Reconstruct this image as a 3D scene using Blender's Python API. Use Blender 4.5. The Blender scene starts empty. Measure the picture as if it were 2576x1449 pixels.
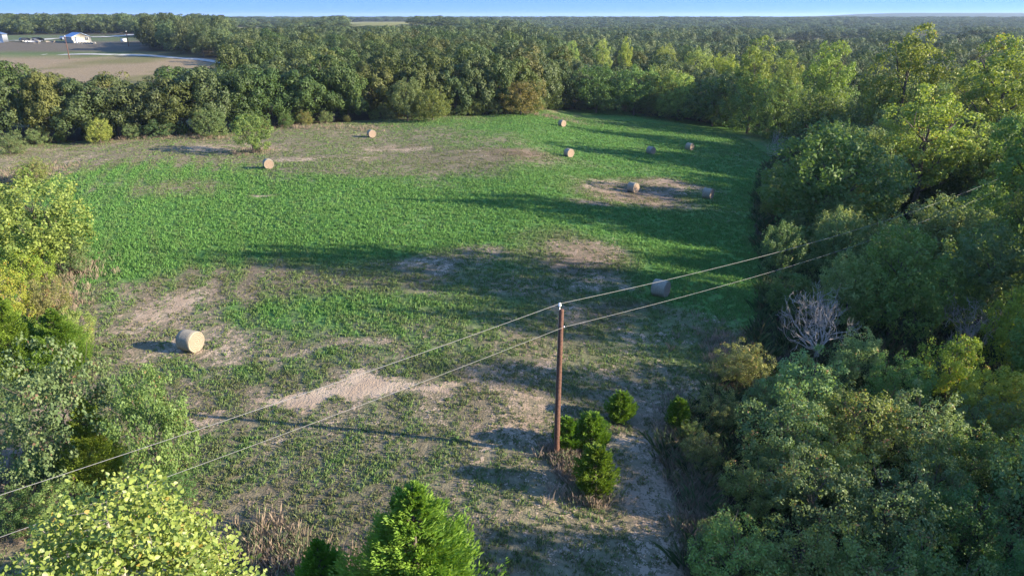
import bpy, math, random
import numpy as np
from mathutils import Vector

# ------------------------------------------------------------------ camera, sky, sun, exposure
scene = bpy.context.scene
COL = scene.collection
CAM_H, PITCH, FOC = 22.0, math.radians(20.72), 1806.0     # FOC in units of a 2576 x 1449 picture
cam_d = bpy.data.cameras.new("camera")
cam = bpy.data.objects.new("camera", cam_d)
COL.objects.link(cam)
cam.location = (0, 0, CAM_H)
cam.rotation_euler = (math.pi / 2 - PITCH, 0, 0)
cam_d.sensor_width = 36.0
cam_d.lens = 36.0 * FOC / 2576.0
cam_d.clip_start, cam_d.clip_end = 0.3, 30000
scene.camera = cam

SUN_EL = math.radians(18.7)
SUN_DIR = Vector((19.9, -3.9, 0)).normalized()
SUN_DIR = Vector((SUN_DIR.x * math.cos(SUN_EL), SUN_DIR.y * math.cos(SUN_EL), math.sin(SUN_EL)))
sd = bpy.data.lights.new("sun", 'SUN')
sd.energy, sd.angle, sd.color = 3.75, math.radians(0.53), (1.0, 0.89, 0.70)
sun = bpy.data.objects.new("sun", sd)
COL.objects.link(sun)
sun.rotation_euler = SUN_DIR.to_track_quat('Z', 'Y').to_euler()
sun.location = (60, -20, 60)

world = bpy.data.worlds.new("World")
scene.world = world
world.use_nodes = True
wn, wl = world.node_tree.nodes, world.node_tree.links
bg = wn["Background"]
sky = wn.new("ShaderNodeTexSky")
sky.sky_type = 'NISHITA'
sky.sun_disc = False
sky.sun_elevation = SUN_EL
sky.sun_rotation = math.atan2(SUN_DIR.x, SUN_DIR.y)
sky.air_density, sky.dust_density, sky.ozone_density = 1.0, 0.15, 3.5
tc = wn.new("ShaderNodeTexCoord")
lift = wn.new("ShaderNodeVectorMath"); lift.operation = 'ADD'
lift.inputs[1].default_value = (0, 0, 1.1)
nrm = wn.new("ShaderNodeVectorMath"); nrm.operation = 'NORMALIZE'
wl.new(tc.outputs["Generated"], lift.inputs[0])
wl.new(lift.outputs[0], nrm.inputs[0])
wl.new(nrm.outputs[0], sky.inputs["Vector"])
blue = wn.new("ShaderNodeMix"); blue.data_type = 'RGBA'; blue.blend_type = 'MULTIPLY'
blue.inputs[0].default_value = 1.0; blue.inputs[7].default_value = (0.85, 0.97, 1.13, 1)
wl.new(sky.outputs[0], blue.inputs[6])
wl.new(blue.outputs[2], bg.inputs["Color"])
bg.inputs["Strength"].default_value = 0.15

scene.view_settings.view_transform = 'Standard'
scene.view_settings.look = 'None'
scene.view_settings.exposure = 2.04
scene.view_settings.gamma = 1.0
scene.render.engine = 'CYCLES'
cy = scene.cycles
cy.max_bounces, cy.diffuse_bounces, cy.glossy_bounces = 6, 3, 2
cy.transmission_bounces, cy.transparent_max_bounces, cy.volume_bounces = 3, 4, 0
cy.use_denoising = True
cy.denoising_prefilter = 'ACCURATE'
cy.caustics_reflective = cy.caustics_refractive = False

RNG = np.random.default_rng(11)
random.seed(11)

# ------------------------------------------------------------------ terrain
def S(a, b, t):
    u = np.clip((np.asarray(t, float) - a) / (b - a), 0, 1)
    return u * u * (3 - 2 * u)

def T(x, y):
    x = np.asarray(x, float); y = np.asarray(y, float)
    u = x / np.maximum(y, 20.0)
    z = -0.075 * np.clip(x, 0, 60) - 0.012 * np.clip(y - 60, 0, 140) * S(0, 20, x)
    z = z + 7.0 * S(190, 480, y) * S(-.28, -.42, u)
    z = z + 1.5 * S(250, 500, y) + 12.5 * np.exp(-((u + .16) / .12) ** 2) * S(600, 860, y) * (1 - S(1000, 1500, y))
    z = z * (1 - S(1100, 2200, y)) + 8.0 * S(1100, 2200, y)
    z = z + 30 * S(4500, 6200, y) * S(.36, .5, u) + 24 * S(5200, 7600, y) * S(-.42, -.6, u)
    z = z + (0.14 * np.sin(x * .21 + y * .07) + 0.10 * np.sin(y * .17 - x * .05)) * S(8, 40, y)
    return z

CP, SP = math.cos(PITCH), math.sin(PITCH)
def ray(px, py):
    cx, cv = (px - 1288.0) / FOC, (py - 724.5) / FOC
    return np.array((cx, CP - cv * SP, -SP - cv * CP))
def at(px, py):
    """the ground point seen at a point of the 2576 x 1449 picture"""
    d = ray(px, py)
    a = b = None
    for t in np.geomspace(8, 9000, 500):
        p = np.array((0, 0, CAM_H)) + d * t
        if p[2] <= T(p[0], p[1]):
            b = t; break
        a = t
    if b is None: b = 9000; a = 8990
    if a is None: a = 4
    for _ in range(30):
        m = (a + b) / 2
        p = np.array((0, 0, CAM_H)) + d * m
        if p[2] <= T(p[0], p[1]): b = m
        else: a = m
    p = np.array((0, 0, CAM_H)) + d * b
    return float(p[0]), float(p[1])
def depth_of(x, y, z):
    return y * CP + (CAM_H - z) * SP
def proj(x, y, z):
    d = depth_of(x, y, z)
    return 1288 + FOC * x / d, 724.5 + FOC * ((CAM_H - z) * CP - y * SP) / d
def z_for(x, y, py):
    """the height above the point (x, y) that shows at picture row py"""
    cv = (py - 724.5) / FOC
    # (H*CP - y*SP) = cv*(y*CP + H*SP)
    return CAM_H - y * (SP + cv * CP) / (CP - cv * SP)

# ------------------------------------------------------------------ noise
def _hash(ix, iy, s):
    n = (ix * 374761393 + iy * 668265263 + s * 1442695041) & 0xFFFFFFFF
    n = ((n ^ (n >> 13)) * 1274126177) & 0xFFFFFFFF
    return ((n ^ (n >> 16)) & 0xFFFF) / 65535.0
def vnoise(x, y, s=0):
    x = np.asarray(x, float); y = np.asarray(y, float)
    ix, iy = np.floor(x).astype(np.int64), np.floor(y).astype(np.int64)
    fx, fy = x - ix, y - iy
    fx = fx * fx * (3 - 2 * fx); fy = fy * fy * (3 - 2 * fy)
    a, b = _hash(ix, iy, s), _hash(ix + 1, iy, s)
    c, d = _hash(ix, iy + 1, s), _hash(ix + 1, iy + 1, s)
    return (a * (1 - fx) + b * fx) * (1 - fy) + (c * (1 - fx) + d * fx) * fy
def fbm(x, y, s=0, o=4):
    t, a, n = 0, 1, 0
    for k in range(o):
        t = t + a * vnoise(np.asarray(x) * 2 ** k, np.asarray(y) * 2 ** k, s + k * 17); n += a; a *= .55
    return t / n

# ------------------------------------------------------------------ mesh and object helpers
def mesh_arr(name, V, F, mat, smooth=False, face=None, point=None, mats=None, midx=None):
    V = np.asarray(V, np.float32); F = np.asarray(F, np.int32)
    k = F.shape[1]
    me = bpy.data.meshes.new(name)
    me.vertices.add(len(V)); me.vertices.foreach_set("co", V.ravel())
    me.loops.add(F.size); me.loops.foreach_set("vertex_index", F.ravel())
    me.polygons.add(len(F)); me.polygons.foreach_set("loop_start", np.arange(len(F), dtype=np.int32) * k)
    if smooth: me.polygons.foreach_set("use_smooth", np.ones(len(F), dtype=bool))
    for m in (mats or [mat]): me.materials.append(m)
    if midx is not None: me.polygons.foreach_set("material_index", np.asarray(midx, np.int32))
    for dom, src, n in (('FACE', face, len(F)), ('POINT', point, len(V))):
        for an, arr in (src or {}).items():
            arr = np.asarray(arr, np.float32)
            if arr.ndim == 2:
                at_ = me.attributes.new(an, 'FLOAT_COLOR', dom)
                if arr.shape[1] == 3: arr = np.concatenate([arr, np.ones((len(arr), 1), np.float32)], 1)
                at_.data.foreach_set("color", arr.ravel())
            else:
                at_ = me.attributes.new(an, 'FLOAT', dom)
                at_.data.foreach_set("value", arr)
    me.update(calc_edges=True); me.validate()
    return me

class Geo:
    """collects quads (boxes, tubes, prisms) for ONE mesh"""
    def __init__(s): s.V, s.F, s.n = [], [], 0
    def add(s, V, F):
        s.V.append(np.asarray(V, float)); s.F.append(np.asarray(F, int) + s.n); s.n += len(V)
    def box(s, x0, x1, y0, y1, z0, z1):
        V = [(x, y, z) for z in (z0, z1) for y in (y0, y1) for x in (x0, x1)]
        s.add(V, [(0, 2, 3, 1), (4, 5, 7, 6), (0, 1, 5, 4), (2, 6, 7, 3), (0, 4, 6, 2), (1, 3, 7, 5)])
    def tube(s, P, R, k=6, cap=False):
        P = np.asarray(P, float); R = np.broadcast_to(np.asarray(R, float), (len(P),))
        Tn = np.gradient(P, axis=0); Tn /= np.linalg.norm(Tn, axis=1)[:, None] + 1e-9
        up = np.array((0, 0, 1.0)) if abs(Tn[0][2]) < .9 else np.array((1.0, 0, 0))
        A = np.cross(Tn, up); A /= np.linalg.norm(A, axis=1)[:, None] + 1e-9
        B = np.cross(Tn, A)
        a = np.arange(k) * 2 * math.pi / k
        V = (P[:, None] + R[:, None, None] * (np.cos(a)[None, :, None] * A[:, None] + np.sin(a)[None, :, None] * B[:, None])).reshape(-1, 3)
        i, j = np.meshgrid(np.arange(len(P) - 1), np.arange(k), indexing='ij')
        q = np.stack([i * k + j, i * k + (j + 1) % k, (i + 1) * k + (j + 1) % k, (i + 1) * k + j], -1).reshape(-1, 4)
        s.add(V, q)
        if cap:
            for e in (0, len(P) - 1):
                c = P[e]
                ring = V[e * k:(e + 1) * k]
                mid = np.concatenate([ring, c[None]])
                s.add(mid, [(m, (m + 1) % k, k, k) if e else ((m + 1) % k, m, k, k) for m in range(k)] if False else
                      [(m, (m + 1) % k, (m + 2) % k, k) for m in range(0, k - 1, 2)])
    def prism(s, prof, y0, y1):
        """a profile of (x, z) points (an even number) extruded along y"""
        n = len(prof)
        V = [(x, y0, z) for x, z in prof] + [(x, y1, z) for x, z in prof]
        F = [(i, (i + 1) % n, n + (i + 1) % n, n + i) for i in range(n)]
        for o in (0, n):
            for i in range(n // 2 - 1):
                F.append((o + i, o + i + 1, o + n - 2 - i, o + n - 1 - i))
        s.add(V, F)
    def mesh(s, name, mat, smooth=False):
        return mesh_arr(name, np.concatenate(s.V), np.concatenate(s.F), mat, smooth)

def obj(name, data, parent=None, loc=None, rot=None):
    o = bpy.data.objects.new(name, data)
    COL.objects.link(o)
    if parent: o.parent = parent
    if loc is not None: o.location = loc
    if rot is not None: o.rotation_euler = rot
    return o
def tag(o, label=None, cat=None, group=None, kind=None):
    if label: o["label"] = label
    if cat: o["category"] = cat
    if group: o["group"] = group
    if kind: o["kind"] = kind
    return o
def thing(name, label, cat, loc=(0, 0, 0), rz=0.0, group=None, scale=(1, 1, 1)):
    o = bpy.data.objects.new(name, None)
    COL.objects.link(o)
    o.empty_display_size = .3
    o.location = loc; o.rotation_euler = (0, 0, rz); o.scale = scale
    return tag(o, label, cat, group)

# ------------------------------------------------------------------ materials
def new_mat(name):
    m = bpy.data.materials.new(name); m.use_nodes = True
    return m, m.node_tree.nodes, m.node_tree.links, m.node_tree.nodes["Principled BSDF"]
def mixc(N, L, f, a, b, blend='MIX'):
    n = N.new("ShaderNodeMix"); n.data_type = 'RGBA'; n.blend_type = blend
    for k, v in ((0, f), (6, a), (7, b)):
        if hasattr(v, "is_linked") or hasattr(v, "node"): L.new(v, n.inputs[k])
        else: n.inputs[k].default_value = v if k == 0 else (*v, 1)
    return n.outputs[2]
def math_(N, L, op, a, b=0.0, clamp=False):
    n = N.new("ShaderNodeMath"); n.operation = op; n.use_clamp = clamp
    for k, v in ((0, a), (1, b)):
        if hasattr(v, "node"): L.new(v, n.inputs[k])
        else: n.inputs[k].default_value = v
    return n.outputs[0]
def attr(N, name, out="Fac"):
    n = N.new("ShaderNodeAttribute"); n.attribute_name = name
    return n.outputs[out]
def noise(N, L, scale, detail=3, vec=None, rough=.55):
    n = N.new("ShaderNodeTexNoise"); n.inputs["Scale"].default_value = scale
    n.inputs["Detail"].default_value = detail; n.inputs["Roughness"].default_value = rough
    if vec is not None: L.new(vec, n.inputs["Vector"])
    return n.outputs["Fac"]
def ramp(N, L, f, a, b):
    n = N.new("ShaderNodeMapRange"); n.interpolation_type = 'SMOOTHSTEP'
    n.inputs[1].default_value, n.inputs[2].default_value = a, b
    L.new(f, n.inputs[0])
    return n.outputs[0]

def leaf_mat(name, c1, c2, trans=.3, rough=.55, spec=.25, accent=None, acc=.9, vary=.38):
    m, N, L, P = new_mat(name)
    oi = N.new("ShaderNodeObjectInfo")
    t = attr(N, "tint")
    c = mixc(N, L, t, c1, c2)
    if accent:
        c = mixc(N, L, ramp(N, L, t, acc, acc + .02), c, accent)
    v = math_(N, L, 'MULTIPLY_ADD', oi.outputs["Random"], vary)
    v.node.inputs[2].default_value = 1 - vary / 2
    c = mixc(N, L, 1.0, c, oi.outputs["Color"], 'MULTIPLY')
    hsv = N.new("ShaderNodeHueSaturation")
    L.new(c, hsv.inputs["Color"]); L.new(v, hsv.inputs["Value"])
    h = math_(N, L, 'MULTIPLY_ADD', math_(N, L, 'FRACT', math_(N, L, 'MULTIPLY', oi.outputs["Random"], 7.31)), .035)
    h.node.inputs[2].default_value = .483
    L.new(h, hsv.inputs["Hue"])
    c = hsv.outputs[0]
    L.new(c, P.inputs["Base Color"])
    P.inputs["Roughness"].default_value = rough
    P.inputs["Specular IOR Level"].default_value = spec
    tr = N.new("ShaderNodeBsdfTranslucent")
    tcx = mixc(N, L, 1.0, c, (1.15, 1.2, .55), 'MULTIPLY')
    L.new(tcx, tr.inputs["Color"])
    mx = N.new("ShaderNodeMixShader"); mx.inputs[0].default_value = trans
    L.new(P.outputs[0], mx.inputs[1]); L.new(tr.outputs[0], mx.inputs[2])
    L.new(mx.outputs[0], N["Material Output"].inputs["Surface"])
    return m
def plain(name, c1, c2=None, scale=3.0, rough=.8, metal=0.0, spec=.3, detail=4):
    m, N, L, P = new_mat(name)
    if c2 is not None:
        co = N.new("ShaderNodeTexCoord").outputs["Object"]
        L.new(mixc(N, L, ramp(N, L, noise(N, L, scale, detail, co), .35, .65), c1, c2), P.inputs["Base Color"])
    else: P.inputs["Base Color"].default_value = (*c1, 1)
    P.inputs["Roughness"].default_value = rough
    P.inputs["Metallic"].default_value = metal
    P.inputs["Specular IOR Level"].default_value = spec
    return m

M_OAK = leaf_mat("oak_leaves", (.044, .072, .024), (.112, .140, .048), .24)
M_FAR = leaf_mat("far_leaves", (.046, .072, .026), (.112, .140, .050), .2, vary=.8)
M_ELM = leaf_mat("elm_leaves", (.108, .168, .058), (.250, .300, .110), .38, accent=(.26, .21, .04), acc=.965)
M_CW = leaf_mat("cottonwood_leaves", (.125, .190, .050), (.245, .285, .095), .36, accent=(.30, .22, .05), acc=.955)
M_CWN = leaf_mat("big_cottonwood_leaves", (.150, .230, .040), (.335, .385, .095), .36, rough=.42, spec=.4, accent=(.36, .27, .06), acc=.968)
M_SHR = leaf_mat("shrub_leaves", (.108, .175, .064), (.225, .290, .115), .36, accent=(.22, .14, .085), acc=.88)
M_CED = leaf_mat("cedar_foliage", (.110, .190, .026), (.240, .320, .045), .32, spec=.15)
M_BARK = plain("bark", (.075, .058, .045), (.13, .105, .085), 6)
M_PALE = plain("pale_bark", (.22, .19, .15), (.36, .31, .25), 6)
M_DEAD = plain("weathered_grey_wood", (.30, .25, .205), (.46, .395, .33), 5)

# ------------------------------------------------------------------ ground attributes: cover (0 bare .. 1 grown over), lush (0 dry .. 1 green), brown (dark litter)
BLOB = []   # world centre, radii, angle, channel deltas
def blob(px, py, rx, ry, cover=None, lush=None, brown=None, w=1.0):
    x, y = at(px, py)
    xr, _ = at(px + rx, py)
    _, y1 = at(px, max(py - ry, 250)); _, y2 = at(px, py + ry)
    BLOB.append((x, y, abs(xr - x), max(abs(y1 - y2) / 2, .4), cover, lush, brown, w))
for b in [
    # px, py, rx, ry, cover, lush, brown
    (700, 560, 620, 165, 1.0, 1.0, 0), (330, 560, 210, 170, 1.0, 1.0, 0), (300, 440, 170, 40, .95, .9, 0),
    (1150, 520, 480, 70, 1.0, .95, 0), (1650, 400, 420, 105, 1.0, .95, 0), (1700, 300, 300, 24, 1.0, .95, 0), (1500, 340, 330, 26, 1.0, .85, 0),
    (1730, 640, 260, 130, 1.0, 1.0, 0), (1800, 760, 160, 70, .95, .9, 0), (1150, 350, 200, 16, .95, .75, 0), (1310, 390, 200, 14, .9, .6, 0),
    (250, 730, 90, 90, .95, .7, 0), (310, 690, 110, 40, .97, .9, 0),
    (700, 345, 460, 28, .80, .30, .08), (950, 395, 330, 30, .86, .34, .08), (1150, 400, 130, 22, .75, .1, .3), (400, 390, 380, 22, .84, .30, .05), (100, 400, 170, 26, .60, .10, 0),
    (560, 372, 150, 10, .45, .1, .1), (760, 400, 150, 9, .5, .1, .15), (1000, 372, 90, 8, .5, .1, .3), (900, 430, 240, 12, .9, .3, .0), (1290, 383, 80, 12, .5, .1, .9),
    (440, 480, 120, 22, .92, .45, .1), (680, 489, 22, 4, .1, 0, 0),
    (1600, 492, 125, 26, .32, .15, .8), (1700, 470, 70, 12, .4, .2, .6), (1480, 510, 60, 10, .6, .3, .3),
    (680, 1020, 80, 12, .45, .25, 0), (950, 1210, 460, 170, .76, .40, .5), (1350, 950, 280, 90, .60, .35, .65), (600, 1000, 200, 60, .66, .35, .4), (330, 820, 120, 160, .7, .35, .3), (820, 890, 190, 13, .35, .2, .1), (690, 880, 110, 24, .55, .3, .1),
    (430, 790, 130, 85, .50, .25, .25), (560, 870, 130, 45, .52, .25, .1), (600, 735, 110, 22, .45, .2, .2), (430, 730, 120, 30, .6, .3, .3),
    (1060, 655, 130, 14, .5, .3, .1), (1180, 640, 130, 12, .6, .3, .1), (760, 700, 180, 40, .75, .4, .5), (1000, 690, 160, 30, .75, .45, .5),
    (1450, 650, 130, 55, .55, .4, .75), (1320, 740, 160, 40, .66, .5, .4), (1530, 720, 60, 25, .45, .4, .3), (1250, 820, 260, 45, .8, .62, .3),
    (1520, 860, 250, 60, .55, .4, .55), (1600, 800, 110, 26, .5, .4, .8), (1450, 930, 170, 40, .52, .35, .3), (1690, 880, 130, 60, .7, .6, .3), (1260, 1050, 150, 50, .62, .35, .5),
    (860, 1060, 250, 24, .7, .35, .1), (700, 1150, 260, 70, .85, .42, .15), (1000, 1150, 300, 70, .82, .42, .2), (800, 1290, 300, 60, .78, .28, .5), (700, 1400, 260, 60, .6, .2, .7),
    (1640, 1100, 70, 70, .35, .3, .6), (1610, 1240, 90, 90, .36, .3, .6), (1560, 1390, 170, 90, .40, .3, .45), (1700, 1330, 70, 110, .42, .3, .7), (1510, 1358, 40, 14, .05, 0, .2),
    (1380, 1330, 170, 110, .7, .5, .35), (1200, 1250, 190, 80, .8, .5, .25), (1575, 1105, 30, 12, .05, .0, .2),
    (60, 1120, 60, 130, .3, .2, .6), (30, 1320, 70, 120, .4, .3, .8),
    (740, 1020, 85, 10, .2, .1, 0), (850, 1006, 90, 14, .05, .1, 0), (950, 990, 95, 15, .02, .1, 0), (1050, 970, 80, 11, .1, .1, 0), (1140, 952, 55, 7, .25, .1, 0), (1290, 990, 110, 50, .68, .4, .5)]:
    blob(*b)

def poly_w(pts): return np.array([at(*p) for p in pts])
def inside(poly, x, y):
    x = np.asarray(x, float); y = np.asarray(y, float); r = np.zeros(x.shape, bool)
    n = len(poly)
    for i in range(n):
        x1, y1 = poly[i]; x2, y2 = poly[(i + 1) % n]
        c = ((y1 > y) != (y2 > y)) & (x < (x2 - x1) * (y - y1) / (y2 - y1 + 1e-12) + x1)
        r ^= c
    return r
def seg_dist(line, x, y):
    d = np.full(np.shape(x), 1e9)
    for (x1, y1), (x2, y2) in zip(line[:-1], line[1:]):
        vx, vy = x2 - x1, y2 - y1
        t = np.clip(((x - x1) * vx + (y - y1) * vy) / (vx * vx + vy * vy + 1e-9), 0, 1)
        d = np.minimum(d, np.hypot(x - x1 - t * vx, y - y1 - t * vy))
    return d

FARM = poly_w([(-700, 326), (300, 322), (540, 312), (600, 236), (632, 172), (560, 156), (470, 139), (380, 133), (362, 118), (362, 100), (352, 90), (-700, 88)])
MEADOWS = [poly_w(p) for p in (
    [(835, 57), (1000, 55.5), (1135, 56.5), (1190, 63), (1120, 66), (1010, 70), (900, 70), (870, 66)],
    [(585, 69), (715, 68.5), (715, 75), (585, 76)],
    [(1950, 103), (2160, 93), (2170, 101), (1960, 112)],
    [(2280, 90), (2420, 86), (2420, 92), (2290, 97)])]
EDGE_V = [(-420, 384), (-200, 378), (0, 370), (200, 358), (450, 345), (680, 326), (950, 301), (1180, 293), (1290, 289), (1430, 277), (1540, 277), (1700, 297), (1900, 328), (1985, 346)]
EDGE = np.array([at(*p) for p in EDGE_V])
BROW = [(2000, 360), (1915, 430), (1893, 520), (1900, 600), (1925, 690), (1915, 760), (1840, 930), (1740, 1030), (1665, 1130), (1690, 1230), (1740, 1330), (1720, 1470), (1700, 1650)]
BROW_W = np.array([at(*p) for p in BROW])
RIGHT_WOOD = np.array([tuple(p) for p in BROW_W] + [(70, 8), (120, 40), (190, 190), (110, 190)])

def ground_attrs(x, y):
    sh = x.shape
    wx = x + 5 * (fbm(x / 9, y / 9, 3) - .5) + 1.2 * (fbm(x / 1.6, y / 1.6, 8) - .5)
    wy = y + 9 * (fbm(x / 11, y / 11, 5) - .5) + 1.6 * (fbm(x / 1.8, y / 1.8, 9) - .5)
    cover = np.full(sh, .70); lush = np.full(sh, .33); brown = np.full(sh, .15)
    for (bx, by, rx, ry, c, l, b, w) in BLOB:
        d = ((wx - bx) / rx) ** 2 + ((wy - by) / ry) ** 2
        k = np.exp(-(d ** 1.6) * .6) * w
        if c is not None: cover += (c - cover) * k
        if l is not None: lush += (l - lush) * k
        if b is not None: brown += (b - brown) * k
    n = fbm(x / 6, y / 9, 21); n2 = fbm(x / 2.2, y / 2.6, 31)
    cover = np.clip(cover + (n - .5) * .5 + (n2 - .5) * .6, 0, 1)
    lush = np.clip(lush + (n - .5) * .4 + (n2 - .5) * .35, 0, 1)
    brown = np.clip(brown + (n2 - .5) * .35, 0, 1)
    # wheel tracks left by mowing, curving round the near left corner
    tr = np.array([at(*p) for p in ((430, 395), (330, 560), (330, 700), (265, 860), (300, 960), (420, 1060))])
    td = np.abs(seg_dist(tr, x, y) - .9)
    k = np.clip(1 - td / .35, 0, 1) * .5
    lush -= lush * k * .6
    # rows left by the mower, following the same curve
    t0 = seg_dist(tr, x, y) + 1.2 * (fbm(x / 7, y / 7, 71) - .5)
    row = np.sin(t0 * 2 * math.pi / 2.7) * np.clip(1.2 - t0 / 22, 0, 1) * (.4 + 1.2 * vnoise(x / 8, y / 8, 72))
    lush = np.clip(lush + .16 * row, 0, 1); cover = np.clip(cover + .05 * row, 0, 1); brown = np.clip(brown - .10 * row, 0, 1)
    return cover, lush, brown

# one sheet of ground out to the horizon
def axis(a, b, step, lo, hi, g=1.13):
    m = list(np.arange(a, b + .01, step)); s = step; t = m[-1]
    while t < hi: s *= g; t += s; m.append(t)
    s = step; t = m[0]
    while t > lo: s *= g; t -= s; m.insert(0, t)
    return np.array(m)
gx, gy = axis(-85, 60, .55, -9000, 9000), axis(14, 195, .6, -120, 9000, 1.09)
GX, GY = np.meshgrid(gx, gy)
X, Y = GX.ravel(), GY.ravel()
Z = T(X, Y) + np.where(Y < 200, .06 * (fbm(X / 1.3, Y / 1.3, 77, 2) - .5), 0)
Z = Z + np.where(Y > 2400, 9 * vnoise(X / 35, Y / 60, 4) * S(2400, 2800, Y) * 0 + 8 * S(2500, 2900, Y), 0)
cover, lush, brown = ground_attrs(X, Y)
# land beyond the hay field: 0 field, 1 wood floor, 2 ploughed farm land, 3 meadow, 4 far wooded hills
land = np.zeros(X.shape)
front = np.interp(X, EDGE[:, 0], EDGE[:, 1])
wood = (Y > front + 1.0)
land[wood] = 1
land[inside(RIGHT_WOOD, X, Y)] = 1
land[inside(FARM, X, Y)] = 2
for mpoly in MEADOWS: land[inside(mpoly, X, Y)] = 3
land[Y > 2600] = 4
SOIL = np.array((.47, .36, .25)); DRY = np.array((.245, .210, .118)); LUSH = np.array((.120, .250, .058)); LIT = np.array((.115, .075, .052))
def grass_col(lush):
    return DRY + (LUSH - DRY) * lush[:, None]
THATCH = np.array((.235, .200, .122)); gl = S(.35, .9, lush)[:, None]
gc = THATCH + (LUSH * .88 - THATCH) * gl; gc = gc + (LIT - gc) * (brown * .7)[:, None]
sc = SOIL + (LIT * 1.25 - SOIL) * (brown * .85)[:, None]
far_n = fbm(X / 14, Y / 20, 51)
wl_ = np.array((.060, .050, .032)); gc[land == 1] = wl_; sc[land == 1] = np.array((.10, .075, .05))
f2 = land == 2
_, fy2 = X, Y
mid_road = np.interp(X / np.maximum(Y, 1), [-.75, -.6, -.5, -.45], [330, 335, 330, 300])
px2, py2 = proj(X, Y, T(X, Y))
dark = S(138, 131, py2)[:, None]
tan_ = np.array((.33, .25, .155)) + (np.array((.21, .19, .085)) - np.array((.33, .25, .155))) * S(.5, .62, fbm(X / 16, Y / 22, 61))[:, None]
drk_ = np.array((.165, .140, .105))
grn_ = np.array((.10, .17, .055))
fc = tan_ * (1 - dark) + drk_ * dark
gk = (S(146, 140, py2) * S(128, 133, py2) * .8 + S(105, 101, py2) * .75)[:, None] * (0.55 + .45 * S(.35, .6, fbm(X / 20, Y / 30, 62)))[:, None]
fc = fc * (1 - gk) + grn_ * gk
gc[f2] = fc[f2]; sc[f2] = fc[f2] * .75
gc[land == 3] = (.30, .29, .115); sc[land == 3] = (.26, .23, .10)
gc[land == 4] = (.045, .062, .030); sc[land == 4] = (.04, .055, .03)
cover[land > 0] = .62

mg, N, L, P = new_mat("field_ground")
pos = N.new("ShaderNodeNewGeometry").outputs["Position"]
mp = N.new("ShaderNodeMapping"); mp.inputs["Scale"].default_value = (1, .7, 1); L.new(pos, mp.inputs["Vector"])
n1 = noise(N, L, 2.2, 5, mp.outputs[0], .65); n2_ = noise(N, L, .55, 3, mp.outputs[0]); n3 = noise(N, L, 9, 2, pos)
nn = math_(N, L, 'MULTIPLY_ADD', math_(N, L, 'ADD', math_(N, L, 'MULTIPLY', n1, .65), math_(N, L, 'MULTIPLY', n3, .35)), 1.9); nn.node.inputs[2].default_value = -.45
cv = attr(N, "cover")
thr = math_(N, L, 'SUBTRACT', math_(N, L, 'MULTIPLY_ADD', cv, .56), nn); thr.node.inputs[0].links[0].from_node.inputs[2].default_value = .26
msk = ramp(N, L, thr, -.035, .035)
gcol = mixc(N, L, ramp(N, L, n1, .3, .7), attr(N, "grass_col", "Color"), mixc(N, L, 1.0, attr(N, "grass_col", "Color"), (.45, .46, .45), 'MULTIPLY'))  # grass colour darkened in patches for the shade between tufts
scol = mixc(N, L, ramp(N, L, n2_, .3, .7), attr(N, "soil_col", "Color"), mixc(N, L, 1.0, attr(N, "soil_col", "Color"), (.78, .74, .72), 'MULTIPLY'))
L.new(mixc(N, L, msk, scol, gcol), P.inputs["Base Color"])
P.inputs["Roughness"].default_value = 1; P.inputs["Specular IOR Level"].default_value = .05
bmp = N.new("ShaderNodeBump"); bmp.inputs["Strength"].default_value = .6; bmp.inputs["Distance"].default_value = .12
L.new(nn, bmp.inputs["Height"]); L.new(bmp.outputs[0], P.inputs["Normal"])
nxx, nyy = len(gx), len(gy)
i, j = np.meshgrid(np.arange(nyy - 1), np.arange(nxx - 1), indexing='ij')
Q = np.stack([i * nxx + j, i * nxx + j + 1, (i + 1) * nxx + j + 1, (i + 1) * nxx + j], -1).reshape(-1, 4)
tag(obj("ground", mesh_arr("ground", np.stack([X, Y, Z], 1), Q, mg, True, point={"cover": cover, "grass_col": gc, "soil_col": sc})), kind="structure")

def ribbon(name, pts, width, mat, lift_=.05):
    P_ = np.array([at(*p) for p in pts]); t = np.linspace(0, 1, len(P_)); tt = np.linspace(0, 1, 60)
    P_ = np.stack([np.interp(tt, t, P_[:, 0]), np.interp(tt, t, P_[:, 1])], 1)
    for _ in range(6): P_[1:-1] = (P_[:-2] + 2 * P_[1:-1] + P_[2:]) / 4
    D = np.gradient(P_, axis=0); D /= np.linalg.norm(D, axis=1)[:, None]
    Nn = np.stack([-D[:, 1], D[:, 0]], 1)
    rows = [P_ + Nn * width * k for k in (-.5, -.25, 0, .25, .5)]
    V = np.concatenate([np.stack([r[:, 0], r[:, 1], T(r[:, 0], r[:, 1]) + lift_], 1) for r in rows])
    n = len(P_)
    F = [(a * n + b, a * n + b + 1, (a + 1) * n + b + 1, (a + 1) * n + b) for a in range(4) for b in range(n - 1)]
    return tag(obj(name, mesh_arr(name, V, F, mat, True)), kind="structure")
M_GRAVEL = plain("pale_gravel", (.36, .34, .31), (.46, .44, .40), .6, .95)
ribbon("gravel_road", [(110, 138), (220, 137.5), (300, 138.5), (400, 142.5), (480, 149), (545, 157), (600, 168), (640, 182)], 5.0, M_GRAVEL, .12)
ribbon("farm_drive", [(-40, 104.5), (60, 103.5), (130, 99.5), (180, 96), (260, 95.5), (310, 91), (345, 88)], 7.0, M_GRAVEL, .3)

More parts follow.
